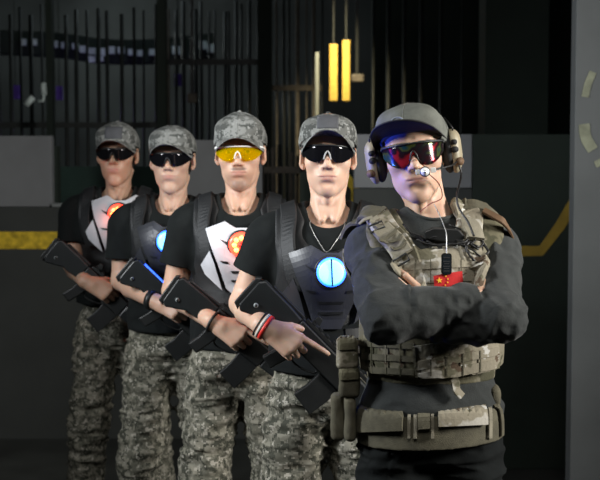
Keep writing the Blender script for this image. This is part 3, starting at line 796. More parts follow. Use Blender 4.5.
    if badge:
        P = []
        for k in range(9):
            a = math.pi * k / 8; x = -.014 + .016 * math.cos(a); zz = .058 + .011 * math.sin(a)
            l, n_, _, _ = bv.ray_cast(hc(x, -.25, zz), Rc @ Vector((0, 1, 0)))
            if l is None: continue
            P.append(l + n_ * .001)
        vv, ff = tubegeo(P, .0016, 6); mobj('badge', vv, ff, M['sill'], root)
    return root

def glasses(m, lens_m, frame_m, drop=0.0, tilt=0.0, halfrim=True, nose_m=None, h0=.018, h1=.030):
    root = empty('sunglasses', (0, 0, 0)); root.parent = m.root; root.location = m.H(0, -.1, 0) - m.root.location
    Rg = m.R @ Matrix.Rotation(math.radians(tilt), 3, 'Y')
    g = lambda x, y, z: m.C + Rg @ (Vector((x * m.wide, y + .01, z + drop)) * m.sc)
    def yy(x): return -.1065 + .046 * (abs(x) / .072) ** 2.3
    top = lambda x: h0 - .004 * (x / .072) ** 2
    def bot(x):
        a = abs(x) / .072; b_ = -h1 * (1 - ((a - .48) / .70) ** 2 * 1.25) + .0
        if a < .26: b_ = b_ * (.28 + .72 * (a / .26) ** .8)
        return min(b_, top(x) - .006)
    nu, nv = 64, 8; V = []; N = (nu + 1) * (nv + 1)
    for L in (0, 1):
        for j in range(nv + 1):
            for i in range(nu + 1):
                x = -.0745 + .149 * i / nu; w = j / nv; z = bot(x) + (top(x) - bot(x)) * w
                V.append(tuple(g(x, yy(x) + .0018 * L + .10 * (h0 - z) * .9 * .6, z)))
    Fc = []
    for L in (0, 1):
        for j in range(nv):
            for i in range(nu):
                a = L * N + j * (nu + 1) + i; q = (a, a + 1, a + nu + 2, a + nu + 1); Fc.append(q if not L else q[::-1])
    rim = [i for i in range(nu + 1)] + [j * (nu + 1) + nu for j in range(1, nv + 1)] + [nv * (nu + 1) + i for i in range(nu - 1, -1, -1)] + [j * (nu + 1) for j in range(nv - 1, 0, -1)]
    for a, b2 in zip(rim, rim[1:] + rim[:1]): Fc.append((a, b2, b2 + N, a + N))
    fix(mobj('lens', V, Fc, lens_m, root))
    P = [g(x, yy(x) - .0012, top(x)) for x in [-.0755 + .151 * k / 40 for k in range(41)]]
    vv, ff = tubegeo(P, [.0022 + .0016 * abs(k - 20) / 20 for k in range(41)], 8); mobj('frame', vv, ff, frame_m, root)
    for s in (-1, 1):
        vv, ff = tubegeo(catmull([g(s * .0755, -.060, .013), g(s * .078, -.02, .010), g(s * .080, .008, .006), g(s * .080, .030, -.014)], 5), .0028, 8); mobj('temple', vv, ff, frame_m, root)
    nm = nose_m or frame_m
    vv, ff = tubegeo(catmull([g(-.0105, -.1075, -.022), g(-.007, -.1105, -.008), g(-.002, -.1118, .0), g(.002, -.1118, .0), g(.007, -.1105, -.008), g(.0105, -.1075, -.022)], 5), .0020, 8)
    mobj('nose_piece', vv, ff, nm, root)
    return root

def tshirt(m, arms, h, g=.012, sleeve=.55, hem=-.66, seed=1, mtl=None, collar=.062):
    pts = [J[0].lerp(J[1], .7) for J in arms]
    lo = np.min([list(p) for p in pts] + [[m.B.x - .2, m.B.y - .15, m.B.z + hem - .02]], 0) - .10
    hi = np.max([list(p) for p in pts] + [[m.B.x + .2, m.B.y + .17, m.B.z - .12]], 0) + .10
    hi[2] = m.B.z - .10
    v = Vol(lo, hi, h)
    torso_into(v, m, g + .004)
    v.ell(m.b(0, .02, -.62), (.162, .122, .16), Matrix.Rotation(m.byaw, 3, 'Z'), .05)
    v.folds(.006, (9, 9, 15), seed, mask=lambda x, y, z: np.clip((m.B.z - .33 - z) / .1, .15, 1))
    for i, J in enumerate(arms):
        a, e = J[0], J[1]; w = Vol(lo, hi, h); t = sleeve
        w.cap(a, a.lerp(e, t + .25), .052 + g, .057 + g, 0)
        d = (e - a).normalized(); w.cut(a.lerp(e, t), d)
        v.d = np.minimum(v.d, w.d) if False else smin(v.d, w.d, .03)
    sm = Vol(lo, hi, h); 
    for J in arms:       # open the sleeve ends
        a, e = J[0], J[1]; v.cap(a.lerp(e, sleeve - .10), a.lerp(e, sleeve + .3), .046 + g * .5, .052 + g * .6, .0, 's')
    v.cut(m.b(0, 0, hem), (0, .05, -1))
    v.cap(m.b(0, -.004, -.205), m.b(0, .030, -.08), collar, collar + .012, .004, 's')
    v.ell(m.b(0, -.055, -.204), (collar * .92, .06, .034), None, .006, 's')
    return sobj('t_shirt', v, mtl or M['black_cloth'], m.root)
def smin(a, b, k):
    h = np.clip(.5 + .5 * (a - b) / k, 0, 1); return a * (1 - h) + b * h - k * h * (1 - h)

def trousers(m, h, seed=1, mtl=None, top=-.62, spread=1.0, name='trousers'):
    b = m.b; z0 = 0.0
    v = Vol((m.B.x - .30, m.B.y - .20, .02), (m.B.x + .30, m.B.y + .22, m.B.z + top + .03), h)
    v.ell(b(0, .02, -.70), (.158, .118, .13), Matrix.Rotation(m.byaw, 3, 'Z'), 0)
    for s in (-1, 1):
        hp, kn, an = b(s * .085, .02, -.78), b(s * .125 * spread, .0, -1.13), b(s * .150 * spread, .03, -1.46)
        v.cap(hp, kn, .092, .076, .03); v.cap(kn, an, .076, .068, .02)
    v.folds(.013, (7, 7, 22), seed); v.folds(.0065, (16, 16, 50), seed + 3)
    v.cut(b(0, 0, top), (0, 0, 1))
    o = sobj(name, v, mtl or M['acu'], m.root)
    for s in (-1, 1):
        an = b(s * .150 * spread, .03, 0); w = Vol((an.x - .08, an.y - .22, -.004), (an.x + .08, an.y + .12, .26), .006)
        w.cap((an.x, an.y, .06), (an.x, an.y, .24), .052, .056, 0)
        w.cap((an.x, an.y + .02, .035), (an.x, an.y - .14, .035), .042, .038, .03)
        w.cut((0, 0, 0.0), (0, 0, -1)); w.cut((0, 0, .24), (0, 0, 1))
        sobj('boot', w, M['boot'], m.root)
    return o

def vest(m, h, g=.021, top=-.215, bot=-.60, mtl=None, seed=2):
    v = Vol((m.B.x - .24, m.B.y - .2, m.B.z + bot - .02), (m.B.x + .24, m.B.y + .22, m.B.z - .14), h)
    torso_into(v, m, g)
    v.folds(.003, (12, 12, 14), seed)
    v.cap(m.b(0, -.01, -.23), m.b(0, .04, -.06), .075, .105, .01, 's')
    v.ell(m.b(0, -.10, -.235), (.080, .085, .065), None, .012, 's')
    for s in (-1, 1):
        v.cut(m.b(s * .150, 0, -.3), m.b(s, 0, 0) - m.b(0, 0, 0))
        v.ell(m.b(s * .215, .02, -.34), (.075, .2, .11), None, .01, 's')
    v.cut(m.b(0, 0, bot), (0, 0, -1))
    root = empty('vest', (0, 0, 0)); root.parent = m.root; root.location = m.b(0, 0, -.4) - m.root.location
    V, Q = v.mesh(); o = mobj('carrier', V, Q, mtl or M['vest_black'], root)
    w = Vol((m.B.x - .24, m.B.y - .2, m.B.z - .66), (m.B.x + .24, m.B.y + .22, m.B.z - .14), .005)
    torso_into(w, m, g + .002); w.ell(m.b(0, -.02, -.34), (.135, .125, .14), None, .04)
    return root, bvh_of(*w.mesh())

def laser_vest(m, h, lamp_px, plate, lampcol, pw=1.0, blue_light=None):
    root, bv = vest(m, h)
    L = at(lamp_px[0], lamp_px[1], m.Y - .14)
    P = lambda *pts: [(L.x + x * pw, m.Y, L.z + z) for x, z in pts]
    dr = lambda name, pts, off, th, mt, **k: drape(name, P(*pts), bv, off, th, mt, root, **k)
    dr('chest_plate', [(-.118, .048), (-.055, .072), (-.02, .052), (.02, .052), (.055, .072), (.118, .048), (.098, -.010), (.078, -.060), (.030, -.165), (-.030, -.165), (-.052, -.145), (-.078, -.060), (-.098, -.010)], .004, .012, plate, bulge=.012)
    for s in (-1, 1):
        q = [(-.104, -.022), (-.135, -.070), (-.122, -.100), (-.066, -.152), (-.088, -.066)]
        if s > 0: q = [(-x, z) for x, z in q][::-1]
        dr('side_plate', q, .004, .010, plate, bulge=.004)
        for k in range(2):
            q = [(-.110 + .007 * k, -.070 - .022 * k), (-.106 + .007 * k, -.068 - .022 * k), (-.099 + .007 * k, -.084 - .022 * k), (-.103 + .007 * k, -.086 - .022 * k)]
            if s > 0: q = [(-x, z) for x, z in q][::-1]
            dr('vent_slot', q, .0155, .001, M['black_plastic'], cuts=1)
        q = [(-.072, .018), (-.040, .006), (-.040, -.006)]
        if s > 0: q = [(-x, z) for x, z in q][::-1]
        dr('notch', q, .0285, .002, M['black_plastic'], cuts=1)
        q = [(-.070, -.052), (-.044, -.054), (-.040, -.062), (-.060, -.060)]
        if s > 0: q = [(-x, z) for x, z in q][::-1]
        dr('vent_slot', q, .0265, .002, M['black_plastic'], cuts=1)
        strap('shoulder_strap', [m.b(s * .10, -.13, -.40), m.b(s * .105, -.10, -.30), m.b(s * .108, -.03, -.22), m.b(s * .105, .05, -.20), m.b(s * .10, .14, -.28)], .046, .008, bv, M['vest_black'], root, .004)
        strap('side_webbing', [m.b(s * .06, -.15, -.53), m.b(s * .13, -.08, -.53), m.b(s * .16, .02, -.53), m.b(s * .12, .11, -.53)], .03, .005, bv, M['black_plastic'], root, .002)
    for k in range(2):
        dr('rib', [(-.036, -.085 - k * .03), (.036, -.085 - k * .03), (.030, -.093 - k * .03), (-.030, -.093 - k * .03)], .024, .003, M['black_plastic'], cuts=1)
    # lamp
    h_, n_ = shoot(bv, (L.x, m.Y - .6, L.z)); c = Vector((L.x, h_.y - .030, L.z))
    def dome(name, r, y0, bulge, mt, rim=0):
        V = []; Fc = []; ns = 32; nr = 8
        for j in range(nr + 1):
            a = j / nr * math.pi / 2
            for i in range(ns): t = 2 * math.pi * i / ns; V.append((c.x + r * math.cos(t) * math.cos(a) , c.y + y0 - bulge * math.sin(a), c.z + r * math.sin(t) * math.cos(a)))
        for j in range(nr):
            for i in range(ns): a = j * ns + i; b_ = j * ns + (i + 1) % ns; Fc.append((a, b_, b_ + ns, a + ns))
        k = len(V)
        for i in range(ns): t = 2 * math.pi * i / ns; V.append((c.x + r * math.cos(t), c.y + y0 + .012, c.z + r * math.sin(t)))
        for i in range(ns): Fc.append((k + i, k + (i + 1) % ns, (i + 1) % ns, i))
        Fc.append(tuple(range(k, k + ns))[::-1])
        return fix(mobj(name, V, Fc, mt, root))
    blue = lampcol == 'blue'
    dome('lamp_ring', .047, .006, .006, M['black_plastic'])
    if blue:
        dome('lamp', .0405, .000, .010, M['lamp_blue']); dome('lamp_core', .0345, -.007, .007, M['lamp_blue_core'])
        fix(mobj('lamp_slit', *prism([(-.0026, -.037), (.0022, -.037), (-.001, .037), (-.0055, .037)], c + Vector((.003, -.0145, 0)), Vector((1, 0, 0)), Vector((0, 0, 1)), Vector((0, 1, 0)), .002), M['vest_black'], root, smooth=False))
        l = bpy.data.lights.new('vest_lamp_light', 'POINT'); l.energy = blue_light or .4; l.color = (.01, .06, 1.0); l.shadow_soft_size = .03
    else:
        dome('lamp', .0405, .000, .012, M['lamp_red'])
        for k in range(8):
            a = 2 * math.pi * k / 8; cc = c + Vector((.022 * math.cos(a), -.011, .022 * math.sin(a)))
            V = [tuple(cc + Vector((.0075 * math.cos(t), -.002, .0075 * math.sin(t)))) for t in [2 * math.pi * j / 10 for j in range(10)]]
            V2 = [(x, y + .008, z) for x, y, z in V]; Fc = [tuple(range(10))] + [tuple(range(10, 20))[::-1]] + [(j, (j + 1) % 10, (j + 1) % 10 + 10, j + 10) for j in range(10)]
            fix(mobj('lamp_bulb', V + V2, Fc, M['lamp_red_core'], root))
        V = [tuple(c + Vector((.009 * math.cos(t), -.016, .009 * math.sin(t)))) for t in [2 * math.pi * j / 12 for j in range(12)]]
        V2 = [(x, y + .010, z) for x, y, z in V]; Fc = [tuple(range(12))] + [tuple(range(12, 24))[::-1]] + [(j, (j + 1) % 12, (j + 1) % 12 + 12, j + 12) for j in range(12)]
        fix(mobj('lamp_core', V + V2, Fc, M['red_band'], root))
        l = bpy.data.lights.new('vest_lamp_light', 'POINT'); l.energy = .5; l.color = (1, .12, .04); l.shadow_soft_size = .03
    lo_ = bpy.data.objects.new('vest_lamp_light', l); COL.objects.link(lo_); lo_.parent = m.root; lo_.location = c + Vector((0, -.055, 0)) - m.root.location
    return root, bv, c

def necklace(m, pts, bv, r=.0011, pendant=None):
    P = catmull([Vector(p) for p in pts], 8); path = []
    for p in P:
        l, n_, _, _ = bv.find_nearest(p); path.append(l + n_ * .003)
    vv, ff = tubegeo(path, r, 6); root = empty('necklace', (0, 0, 0)); root.parent = m.root; root.location = path[0] - m.root.location
    mobj('chain', vv, ff, M['chain'], root)
    if pendant is not None:
        p = path[len(path) // 2 if pendant == 'mid' else pendant]
        fix(mobj('pendant', *prism([(-.0045, -.022), (.0045, -.022), (.006, -.004), (.002, .0), (-.002, 0), (-.006, -.004)], p + Vector((0, -.003, 0)), Vector((1, 0, 0)), Vector((0, 0, 1)), Vector((0, 1, 0)), .0012), M['metal'], root, smooth=False))
    return root

def bracelet(name, m, W, f, r, pos, thick, mt, wide=.004):
    f = Vector(f).normalized(); c = Vector(W) - f * pos; u = f.orthogonal().normalized(); s = f.cross(u)
    P = [c + (u * math.cos(t) + s * math.sin(t)) * r for t in [2 * math.pi * k / 28 for k in range(28)]]
    V = []; prof = [(-wide, -thick), (wide, -thick), (wide, thick), (-wide, thick)]
    for k, p in enumerate(P):
        rad = (p - c).normalized()
        for a, b2 in prof: V.append(tuple(p + f * a + rad * b2))
    Fc = []
    for k in range(28):
        for j in range(4): a = k * 4 + j; b2 = k * 4 + (j + 1) % 4; a2 = ((k + 1) % 28) * 4 + j; b3 = ((k + 1) % 28) * 4 + (j + 1) % 4; Fc.append((a, b2, b3, a2))
    return fix(mobj(name, V, Fc, mt, m.root))

# ---- rifle -----------------------------------------------------------------
def rifle(butt, fwd, depth_b, depth_f, label, led=False):
    A = at(butt[0], butt[1], depth_b); Bp = at(fwd[0], fwd[1], depth_f)
    eu = (Bp - A).normalized(); en = Vector((0, -1, 0)); en = (en - eu * en.dot(eu)).normalized(); ev = eu.cross(en).normalized()
    if ev.z < 0: ev = -ev
    t = empty('rifle', A, label, 'rifle', None)
    def pr(name, pts, half, mt, bev=.003, o=Vector((0, 0, 0))):
        return fix(mobj(name, *prism(pts, A + o, eu, ev, en, half), mt, t, smooth=False), bev)
    pr('stock', [(-.004, -.050), (-.008, .030), (.004, .046), (.10, .044), (.15, .040), (.15, -.022), (.11, -.030), (.075, -.030), (.045, -.046), (.012, -.062)], .020, M['gun_grey'], .005)
    pr('butt_pad', [(-.016, -.056), (-.020, .034), (-.008, .044), (-.004, .030), (-.001, -.050), (.006, -.064)], .018, M['black_plastic'], .003)
    pr('receiver', [(.151, -.030), (.151, .040), (.36, .036), (.36, -.030)], .024, M['gun'], .004)
    pr('cheek_rail', [(.03, .0445), (.03, .052), (.15, .050), (.15, .041)], .010, M['gun'], .002)
    pr('top_rail', [(.16, .041), (.16, .052), (.50, .047), (.50, .036)], .010, M['black_plastic'], .001)
    for k in range(12): pr('rail_rib', [(.175 + k * .025, .053), (.175 + k * .025, .058), (.187 + k * .025, .057), (.187 + k * .025, .052)], .011, M['black_plastic'], 0)
    pr('rear_sight', [(.172, .059), (.176, .078), (.190, .078), (.196, .059)], .009, M['gun'], .001)
    pr('front_sight', [(.455, .054), (.462, .080), (.470, .080), (.478, .054)], .006, M['gun'], .001)
    pr('handguard', [(.361, -.028), (.361, .034), (.50, .032), (.515, .022), (.515, -.018), (.50, -.024)], .023, M['gun_grey'], .006)
    pr('magazine', [(.285, -.031), (.358, -.031), (.354, -.080), (.346, -.132), (.276, -.122), (.284, -.080)], .015, M['gun'], .003)
    pr('pistol_grip', [(.158, -.031), (.205, -.031), (.196, -.070), (.182, -.118), (.142, -.110), (.154, -.070)], .015, M['gun'], .005)
    g = [A + eu * a + ev * b2 for a, b2 in ((.200, -.032), (.205, -.058), (.235, -.060), (.274, -.045), (.278, -.032))]
    vv, ff = tubegeo(catmull(g, 5), .0028, 8); mobj('trigger_guard', vv, ff, M['gun'], t)
    vv, ff = tubegeo([A + eu * .515 + ev * .004, A + eu * .60 + ev * .004], .011, 16); mobj('barrel', vv, ff, M['gun'], t)
    vv, ff = tubegeo([A + eu * .60 + ev * .004, A + eu * .635 + ev * .004], .015, 16); mobj('muzzle', vv, ff, M['black_plastic'], t)
    for k in range(3): pr('vent_slot', [(.385 + k * .036, -.006), (.408 + k * .036, -.006), (.408 + k * .036, .008), (.385 + k * .036, .008)], .0012, M['black_plastic'], 0, en * .0232)
    vv, ff = tubegeo([A + eu * .032 + ev * -.02 + en * .018, A + eu * .032 + ev * -.02 + en * .023], .0065, 14); mobj('sling_stud', vv, ff, M['sill'], t)
    vv, ff = tubegeo([A + eu * .032 + ev * -.02 + en * .022, A + eu * .032 + ev * -.02 + en * .0240], .0038, 14); mobj('stud_hole', vv, ff, M['black_plastic'], t)
    if led:
        pr('light_strip', [(.030, .046), (.030, .0505), (.125, .048), (.125, .0435)], .0035, M['led_blue'], 0, en * .0165)
    return t, A, eu, ev, en

def capped(label, eye, Y, yaw, pitch, roll, bdx, sh_dy, elbow, wrist, hdir, curls, gunp, lamp, plate, lampcol, skin, lens, frame, h, seed, hem,
           capcfg=None, stubble=0, led=False, gun_label='', sleeve=.55, wide=1.0, chin=.006, byaw=0, glkw=None, thumb=(40, 30), hold=False):
    m = Man(eye, Y, yaw, pitch, roll, bdx, byaw, chin=chin, wide=wide, sw=.95)
    m.root = empty('person', (m.B.x, m.B.y, 0), label, 'person')
    sR = m.b(-.176, .02, -.285); sL = m.b(.176, .02, -.285)
    eR = at(*elbow); wR = at(*wrist)
    t, A, eu, ev, en = rifle(*gunp, label=gun_label, led=led)
    Lh = A + eu * .44 - ev * .045 + en * (-.005); wL = Lh + Vector((.050, .055, .01)) - ev * .02
    eL = m.b(.235, .03, -.54)
    if not hold: wL = m.b(.262, -.04, -.76); Lh = None
    arms = [(sR, eR, wR), (sL, eL, wL)]
    f = Vector(hdir); n = Vector((-.10, -1, .45))
    hands = [(wR + (f.normalized()) * .018, f, n, -1, curls, thumb), (wL, (Lh - wL) + ev * .02, Vector((.5, .3, -.8)), 1, GRIP, (50, 30)) if hold else (wL, Vector((.05, -.12, -1)), Vector((1, -.2, 0)), 1, OPEN, (30, 20))]
    o, V, Q = body(m, arms, h, hands, skin, stubble)
    hair(m)
    _, Vs, Qs = tshirt(m, arms, h + .0005, hem=hem, seed=seed, sleeve=sleeve)
    trousers(m, h + .001, seed, top=hem + .04)
    vr, bv, c = laser_vest(m, h + .001, lamp, plate, lampcol)
    cap_hat(m, .003, M['acu_cap'], M['acu_cap'], **(capcfg or {}))
    glasses(m, lens, frame, **(glkw or {}))
    return m, (V, Q), (Vs, Qs), bv, (wR, f)

def shirt_bvh(*gs):
    V = np.concatenate([g[0] for g in gs]); k = 0; Qs = []
    for g in gs: Qs.append(g[1] + k); k += len(g[0])
    return bvh_of(V, np.concatenate(Qs))

grey_patch = mat('dark_loop_patch', (0.060, 0.062, 0.068), 0.9, noise=.15)
ppl = []
# P1, leftmost
m, b_, s_, bv, w_ = capped('man at the far left in camouflage cap, black sunglasses and white chest plate', (117, 153), 5.15, -3, 0, 0, .0, 0,
    (73, 264, 5.10), (85, 281, 4.91), (.10, -.02, -.045), GRIP, ((54, 248), (118, 305), 4.94, 4.94), (119, 214), M['plate_white'], 'red', M['skin_a'], M['lens_black'], M['black_plastic'], .0042, 11, -.635,
    dict(tilt=-4, droop=1.5, up=.010, height=-.006, patch=(.07, .05, .075, grey_patch)), gun_label='black rifle with short stock across the far left man', sleeve=.62)
necklace(m, [m.b(-.06, -.07, -.2), m.b(-.035, -.11, -.28), m.b(-.01, -.14, -.33), m.b(.03, -.12, -.28), m.b(.06, -.07, -.2)], shirt_bvh(b_, s_))
ppl.append(m)
# P2
m, b_, s_, bv, w_ = capped('second man from left in grey camouflage cap and shield sunglasses, blue lamp on dark vest', (172, 158), 4.70, -4, 0, 0, .0, 0,
    (122, 280, 4.70), (154, 301, 4.46), (.10, -.05, -.03), GRIP, ((130, 268), (180, 314), 4.50, 4.50), (169, 241), M['plate_dark'], 'blue', M['skin_b'], M['lens_black'], M['black_plastic'], .004, 23, -.66,
    dict(tilt=-4, droop=1.5, up=.010, height=-.010, button=False), led=True, gun_label='black rifle with a blue light strip held by the second man from left', sleeve=.62, chin=.004)
bracelet('wrist_watch', m, w_[0], w_[1], .031, .012, .0035, M['black_plastic'], .010)
ppl.append(m)
# P3
m, b_, s_, bv, w_ = capped('middle man with yellow glasses and thin moustache, red lamp on white chest plate', (240, 151.5), 4.19, -2, 1, 1, .0, 0,
    (174, 291, 4.20), (212, 321, 3.95), (.105, -.03, -.06), GRIP_POINT, ((174, 288), (234, 335), 3.99, 3.99), (242, 244), M['plate_white'], 'red', M['skin_b'], M['lens_yellow'], M['white_pl'], .0036, 31, -.67,
    dict(tilt=-3, droop=1.5, up=.008, brim_len=.062, height=-.002), stubble=.75, gun_label='black rifle held low by the middle man in yellow glasses', sleeve=.60, chin=.002)
bracelet('bead_bracelet', m, w_[0], w_[1], .033, -.004, .0035, M['black_band'], .0035)
ppl.append(m)
# P4
m, b_, s_, bv, w_ = capped('man in dark sunglasses and camouflage cap with fully visible round blue chest lamp', (328, 154), 3.65, -2, -2, 0, .0, 0,
    (243, 303, 3.68), (262, 325, 3.405), (.10, -.02, -.062), GRIP_POINT, ((253, 291), (304, 341), 3.45, 3.45), (331, 271), M['plate_dark'], 'blue', M['skin_c'], M['lens_black'], M['black_plastic'], .0030, 43, -.645,
    dict(tilt=-7, patch=(.062, .042, .080, grey_patch), droop=1.6, up=.014, height=-.013), gun_label='large black rifle held by the man with the glowing blue chest lamp', sleeve=.50, chin=-.005, glkw=dict(nose_m=M['nose'], tilt=2, drop=.003), wide=.97)
sb = shirt_bvh(b_, s_)
necklace(m, [m.b(-.062, .0, -.19), m.b(-.050, -.06, -.235), m.b(-.028, -.14, -.265), m.b(-.006, -.16, -.292), m.b(.020, -.14, -.262), m.b(.046, -.06, -.232), m.b(.060, .0, -.19)], sb, .0010)
W_, f_ = w_
bracelet('cord_bracelet', m, W_, f_, .034, .006, .0022, M['black_band'], .002)
bracelet('white_wristband', m, W_, f_, .0335, -.003, .0022, M['white_band'], .0035)
bracelet('red_wristband', m, W_, f_, .0335, -.013, .0025, M['red_band'], .0045)
ppl.append(m)

# ---- front man: crossed arms, plate carrier, headset ------------------------
def ray_px(bv, x, y):
    d = (at(x, y, 3.0) - Vector((0, 0, CAMZ))).normalized(); h = bv.ray_cast(Vector((0, 0, CAMZ)), d)
    return (h[0], h[1]) if h[0] is not None else (None, None)
def drape_px(name, poly, bv, off, thick, mt, parent, maxlen=.010, label=None, smooth=False):
    """panel whose outline is found on the surface and that follows it"""
    bm = bmesh.new(); vs = [bm.verts.new((x, y, 0)) for x, y in poly]; bm.faces.new(vs); bmesh.ops.triangulate(bm, faces=bm.faces[:])
    for _ in range(4):
        es = [e for e in bm.edges if e.calc_length() > maxlen * 420]
        if not es: break
        bmesh.ops.subdivide_edges(bm, edges=es, cuts=1); bmesh.ops.triangulate(bm, faces=[f for f in bm.faces if len(f.verts) > 3])
    V = []; n = len(bm.verts); bm.verts.index_update(); hits = []
    for v in bm.verts:
        p, nn = ray_px(bv, v.co.x, v.co.y)
        if p is None: p = bv.find_nearest(at(v.co.x, v.co.y, 3.0))[0]; nn = Vector((0, -1, 0))
        hits.append([p, nn])
    nb = [[e.other_vert(v).index for e in v.link_edges] for v in bm.verts]
    for _ in range(4): hits = [[h[0], (h[1] + sum((hits[j][1] for j in nb[i]), Vector((0, 0, 0)))).normalized()] for i, h in enumerate(hits)]
    V = [tuple(h[0] + h[1] * off) for h in hits] + [tuple(h[0] + h[1] * (off + thick)) for h in hits]
    Fc = [];
    for f in bm.faces:
        q = tuple(v.index for v in f.verts); Fc.append(q); Fc.append(tuple(i + n for i in q[::-1]))
    for e in bm.edges:
        if len(e.link_faces) == 1:
            a, b2 = e.verts[0].index, e.verts[1].index; Fc.append((a, b2, b2 + n, a + n))
    bm.free()
    return fix(mobj(name, V, Fc, mt, parent, smooth=smooth, label=label))

YF = 3.10
m = Man((413, 151), YF, -5, 1, 8, .050, 3, chin=-.002, wide=.97, sw=.88)
m.root = empty('person', (m.B.x, m.B.y, 0), 'front man with crossed arms, headset and tan plate carrier over charcoal sweater', 'person')
sR, sL = m.b(-.150, .02, -.275), m.b(.158, .02, -.275)
eR, wR = at(386, 318, 2.89), at(478, 301, 2.92)
eL, wL = at(500, 318, 2.90), at(441, 325, 2.95)
arms = [(sR, eR, wR), (sL, eL, wL)]
dR = (at(504, 284, 3.01) - wR); dL = (at(386, 276, 2.935) - wL)
hands = [(wR + dR.normalized() * .01, dR, Vector((.9, -.6, .2)), -1, OPEN, (20, 15)),
         (wL + dL.normalized() * .01, dL, Vector((-.1, -1, .35)), 1, ((10, 40, 25), (12, 44, 26), (14, 46, 28), (16, 48, 30)), (18, 20))]
h5 = .0030
bo, bV, bQ = body(m, arms, h5, hands, M['skin_c'])
hair(m)
# charcoal sweater
lo = (m.B.x - .36, 2.70, m.B.z - .74); hi = (m.B.x + .36, YF + .26, m.B.z - .10)
v = Vol(lo, hi, h5)
torso_into(v, m, .014)
v.ell(m.b(0, .02, -.66), (.168, .130, .09), None, .05)
v.folds(.006, (7, 7, 26), 53, mask=lambda x, y, z: np.clip((m.B.z - .56 - z) / .05, 0, 1))
v.folds(.005, (9, 9, 16), 51, mask=lambda x, y, z: np.clip((m.B.z - .42 - z) / .1, .2, 1))
def sleeve(J, k, fr, seed, tcut=.9):
    w = Vol(lo, hi, h5); a, e, wr = J
    w.cap(a, e, .057, .053, 0); mid = e.lerp(wr, .35)
    w.cap(e, mid, .054, .051, .02); w.cap(mid, e.lerp(wr, tcut), .051, .036, .015)
    w.folds(.0085, fr, seed); w.folds(.0048, (32, 18, 34), seed + 2)
    w.cut(e.lerp(wr, tcut), (wr - e))
    v.d = smin(v.d, w.d, k)
sleeve(arms[1], .012, (22, 10, 14), 61, 1.15)
sleeve(arms[0], .008, (20, 10, 16), 67, 1.0)
# diagonal drag folds where the forearms press on the sleeves
for a, b2, r in (((372, 262, 3.03), (392, 300, 2.93), .007), ((362, 285, 3.02), (384, 312, 2.90), .006), ((470, 322, 2.91), (500, 300, 2.95), .006), ((460, 330, 2.90), (505, 318, 2.93), .006), ((506, 262, 3.05), (512, 300, 2.97), .006)):
    v.cap(at(*a), at(*b2), r * .5, r, .012)
v.cap(m.b(0, .012, -.24), m.b(0, .022, -.195), .070, .062, .02)
v.cap(m.b(0, .010, -.178), m.b(0, .030, -.08), .054, .064, .003, 's'); v.cut(m.b(0, -.05, -.180), (0, -.45, 1))
v.cut(m.b(0, 0, -.70), (0, .06, -1))
so, sV, sQ = sobj('sweater', v, M['charcoal'], m.root)
# collar rib
ring = []
sbv = bvh_of(sV, sQ)
for k in range(32):
    a = 2 * math.pi * k / 32; p = m.b(.0615 * math.sin(a), .002 - .066 * math.cos(a), -.172 - .012 * math.cos(a))
    l, n_, _, _ = sbv.find_nearest(p); ring.append(l + n_ * .001)
for _ in range(2): ring = [(ring[k - 1] + ring[k] * 2 + ring[(k + 1) % 32]) / 4 for k in range(32)]
vv, ff = tubegeo(ring, .0042, 8, True); mobj('collar_rib', vv, ff, M['charcoal'], so)

trousers(m, .004, 71, M['black_cloth'], top=-.66)

# plate carrier
car = empty('plate_carrier', (0, 0, 0)); car.parent = m.root; car.location = m.b(0, 0, -.4) - m.root.location
cv = Vol((m.B.x - .26, YF - .24, m.B.z - .66), (m.B.x + .26, YF + .26, m.B.z - .14), .003)
torso_into(cv, m, .024)
for zz, r in ((-.40, .13),): cv.ell(m.b(0, -.02, zz), (.135, .125, .165), None, .03)
cv.cap(m.b(0, -.01, -.215), m.b(0, .04, -.06), .080, .11, .01, 's')
cv.ell(m.b(0, -.13, -.225), (.085, .10, .048), None, .012, 's')
for s in (-1, 1):
    cv.cap(m.b(s * .235, .02, -.24), m.b(s * .215, .01, -.44), .085, .070, .01, 's')
    cv.cap(m.b(s * .26, -.08, -.26), m.b(s * .235, -.10, -.44), .105, .085, .01, 's')
cv.cut(m.b(0, 0, -.585), (0, 0, -1))
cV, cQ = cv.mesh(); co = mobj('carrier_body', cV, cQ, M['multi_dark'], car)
cb = bvh_of(cV, cQ)
# front chest panel with webbing rows
drape_px('chest_panel', [(394, 262), (410, 254), (440, 251), (476, 252), (480, 262), (478, 300), (398, 300)], cb, .004, .010, M['multi'], car)
for k, (y0, y1) in enumerate(((264, 271), (276, 284))):
    drape_px('webbing_row', [(402, y0 + 1), (479, y0 - 3), (479, y1 - 3), (402, y1 + 1)], cb, .0145, .0025, M['multi'], car)
for x in (416, 430, 444, 458, 470): drape_px('webbing_stitch', [(x, 261), (x + .8, 261), (x + .8, 285), (x, 285)], cb, .0165, .0012, M['tan_dark'], car)
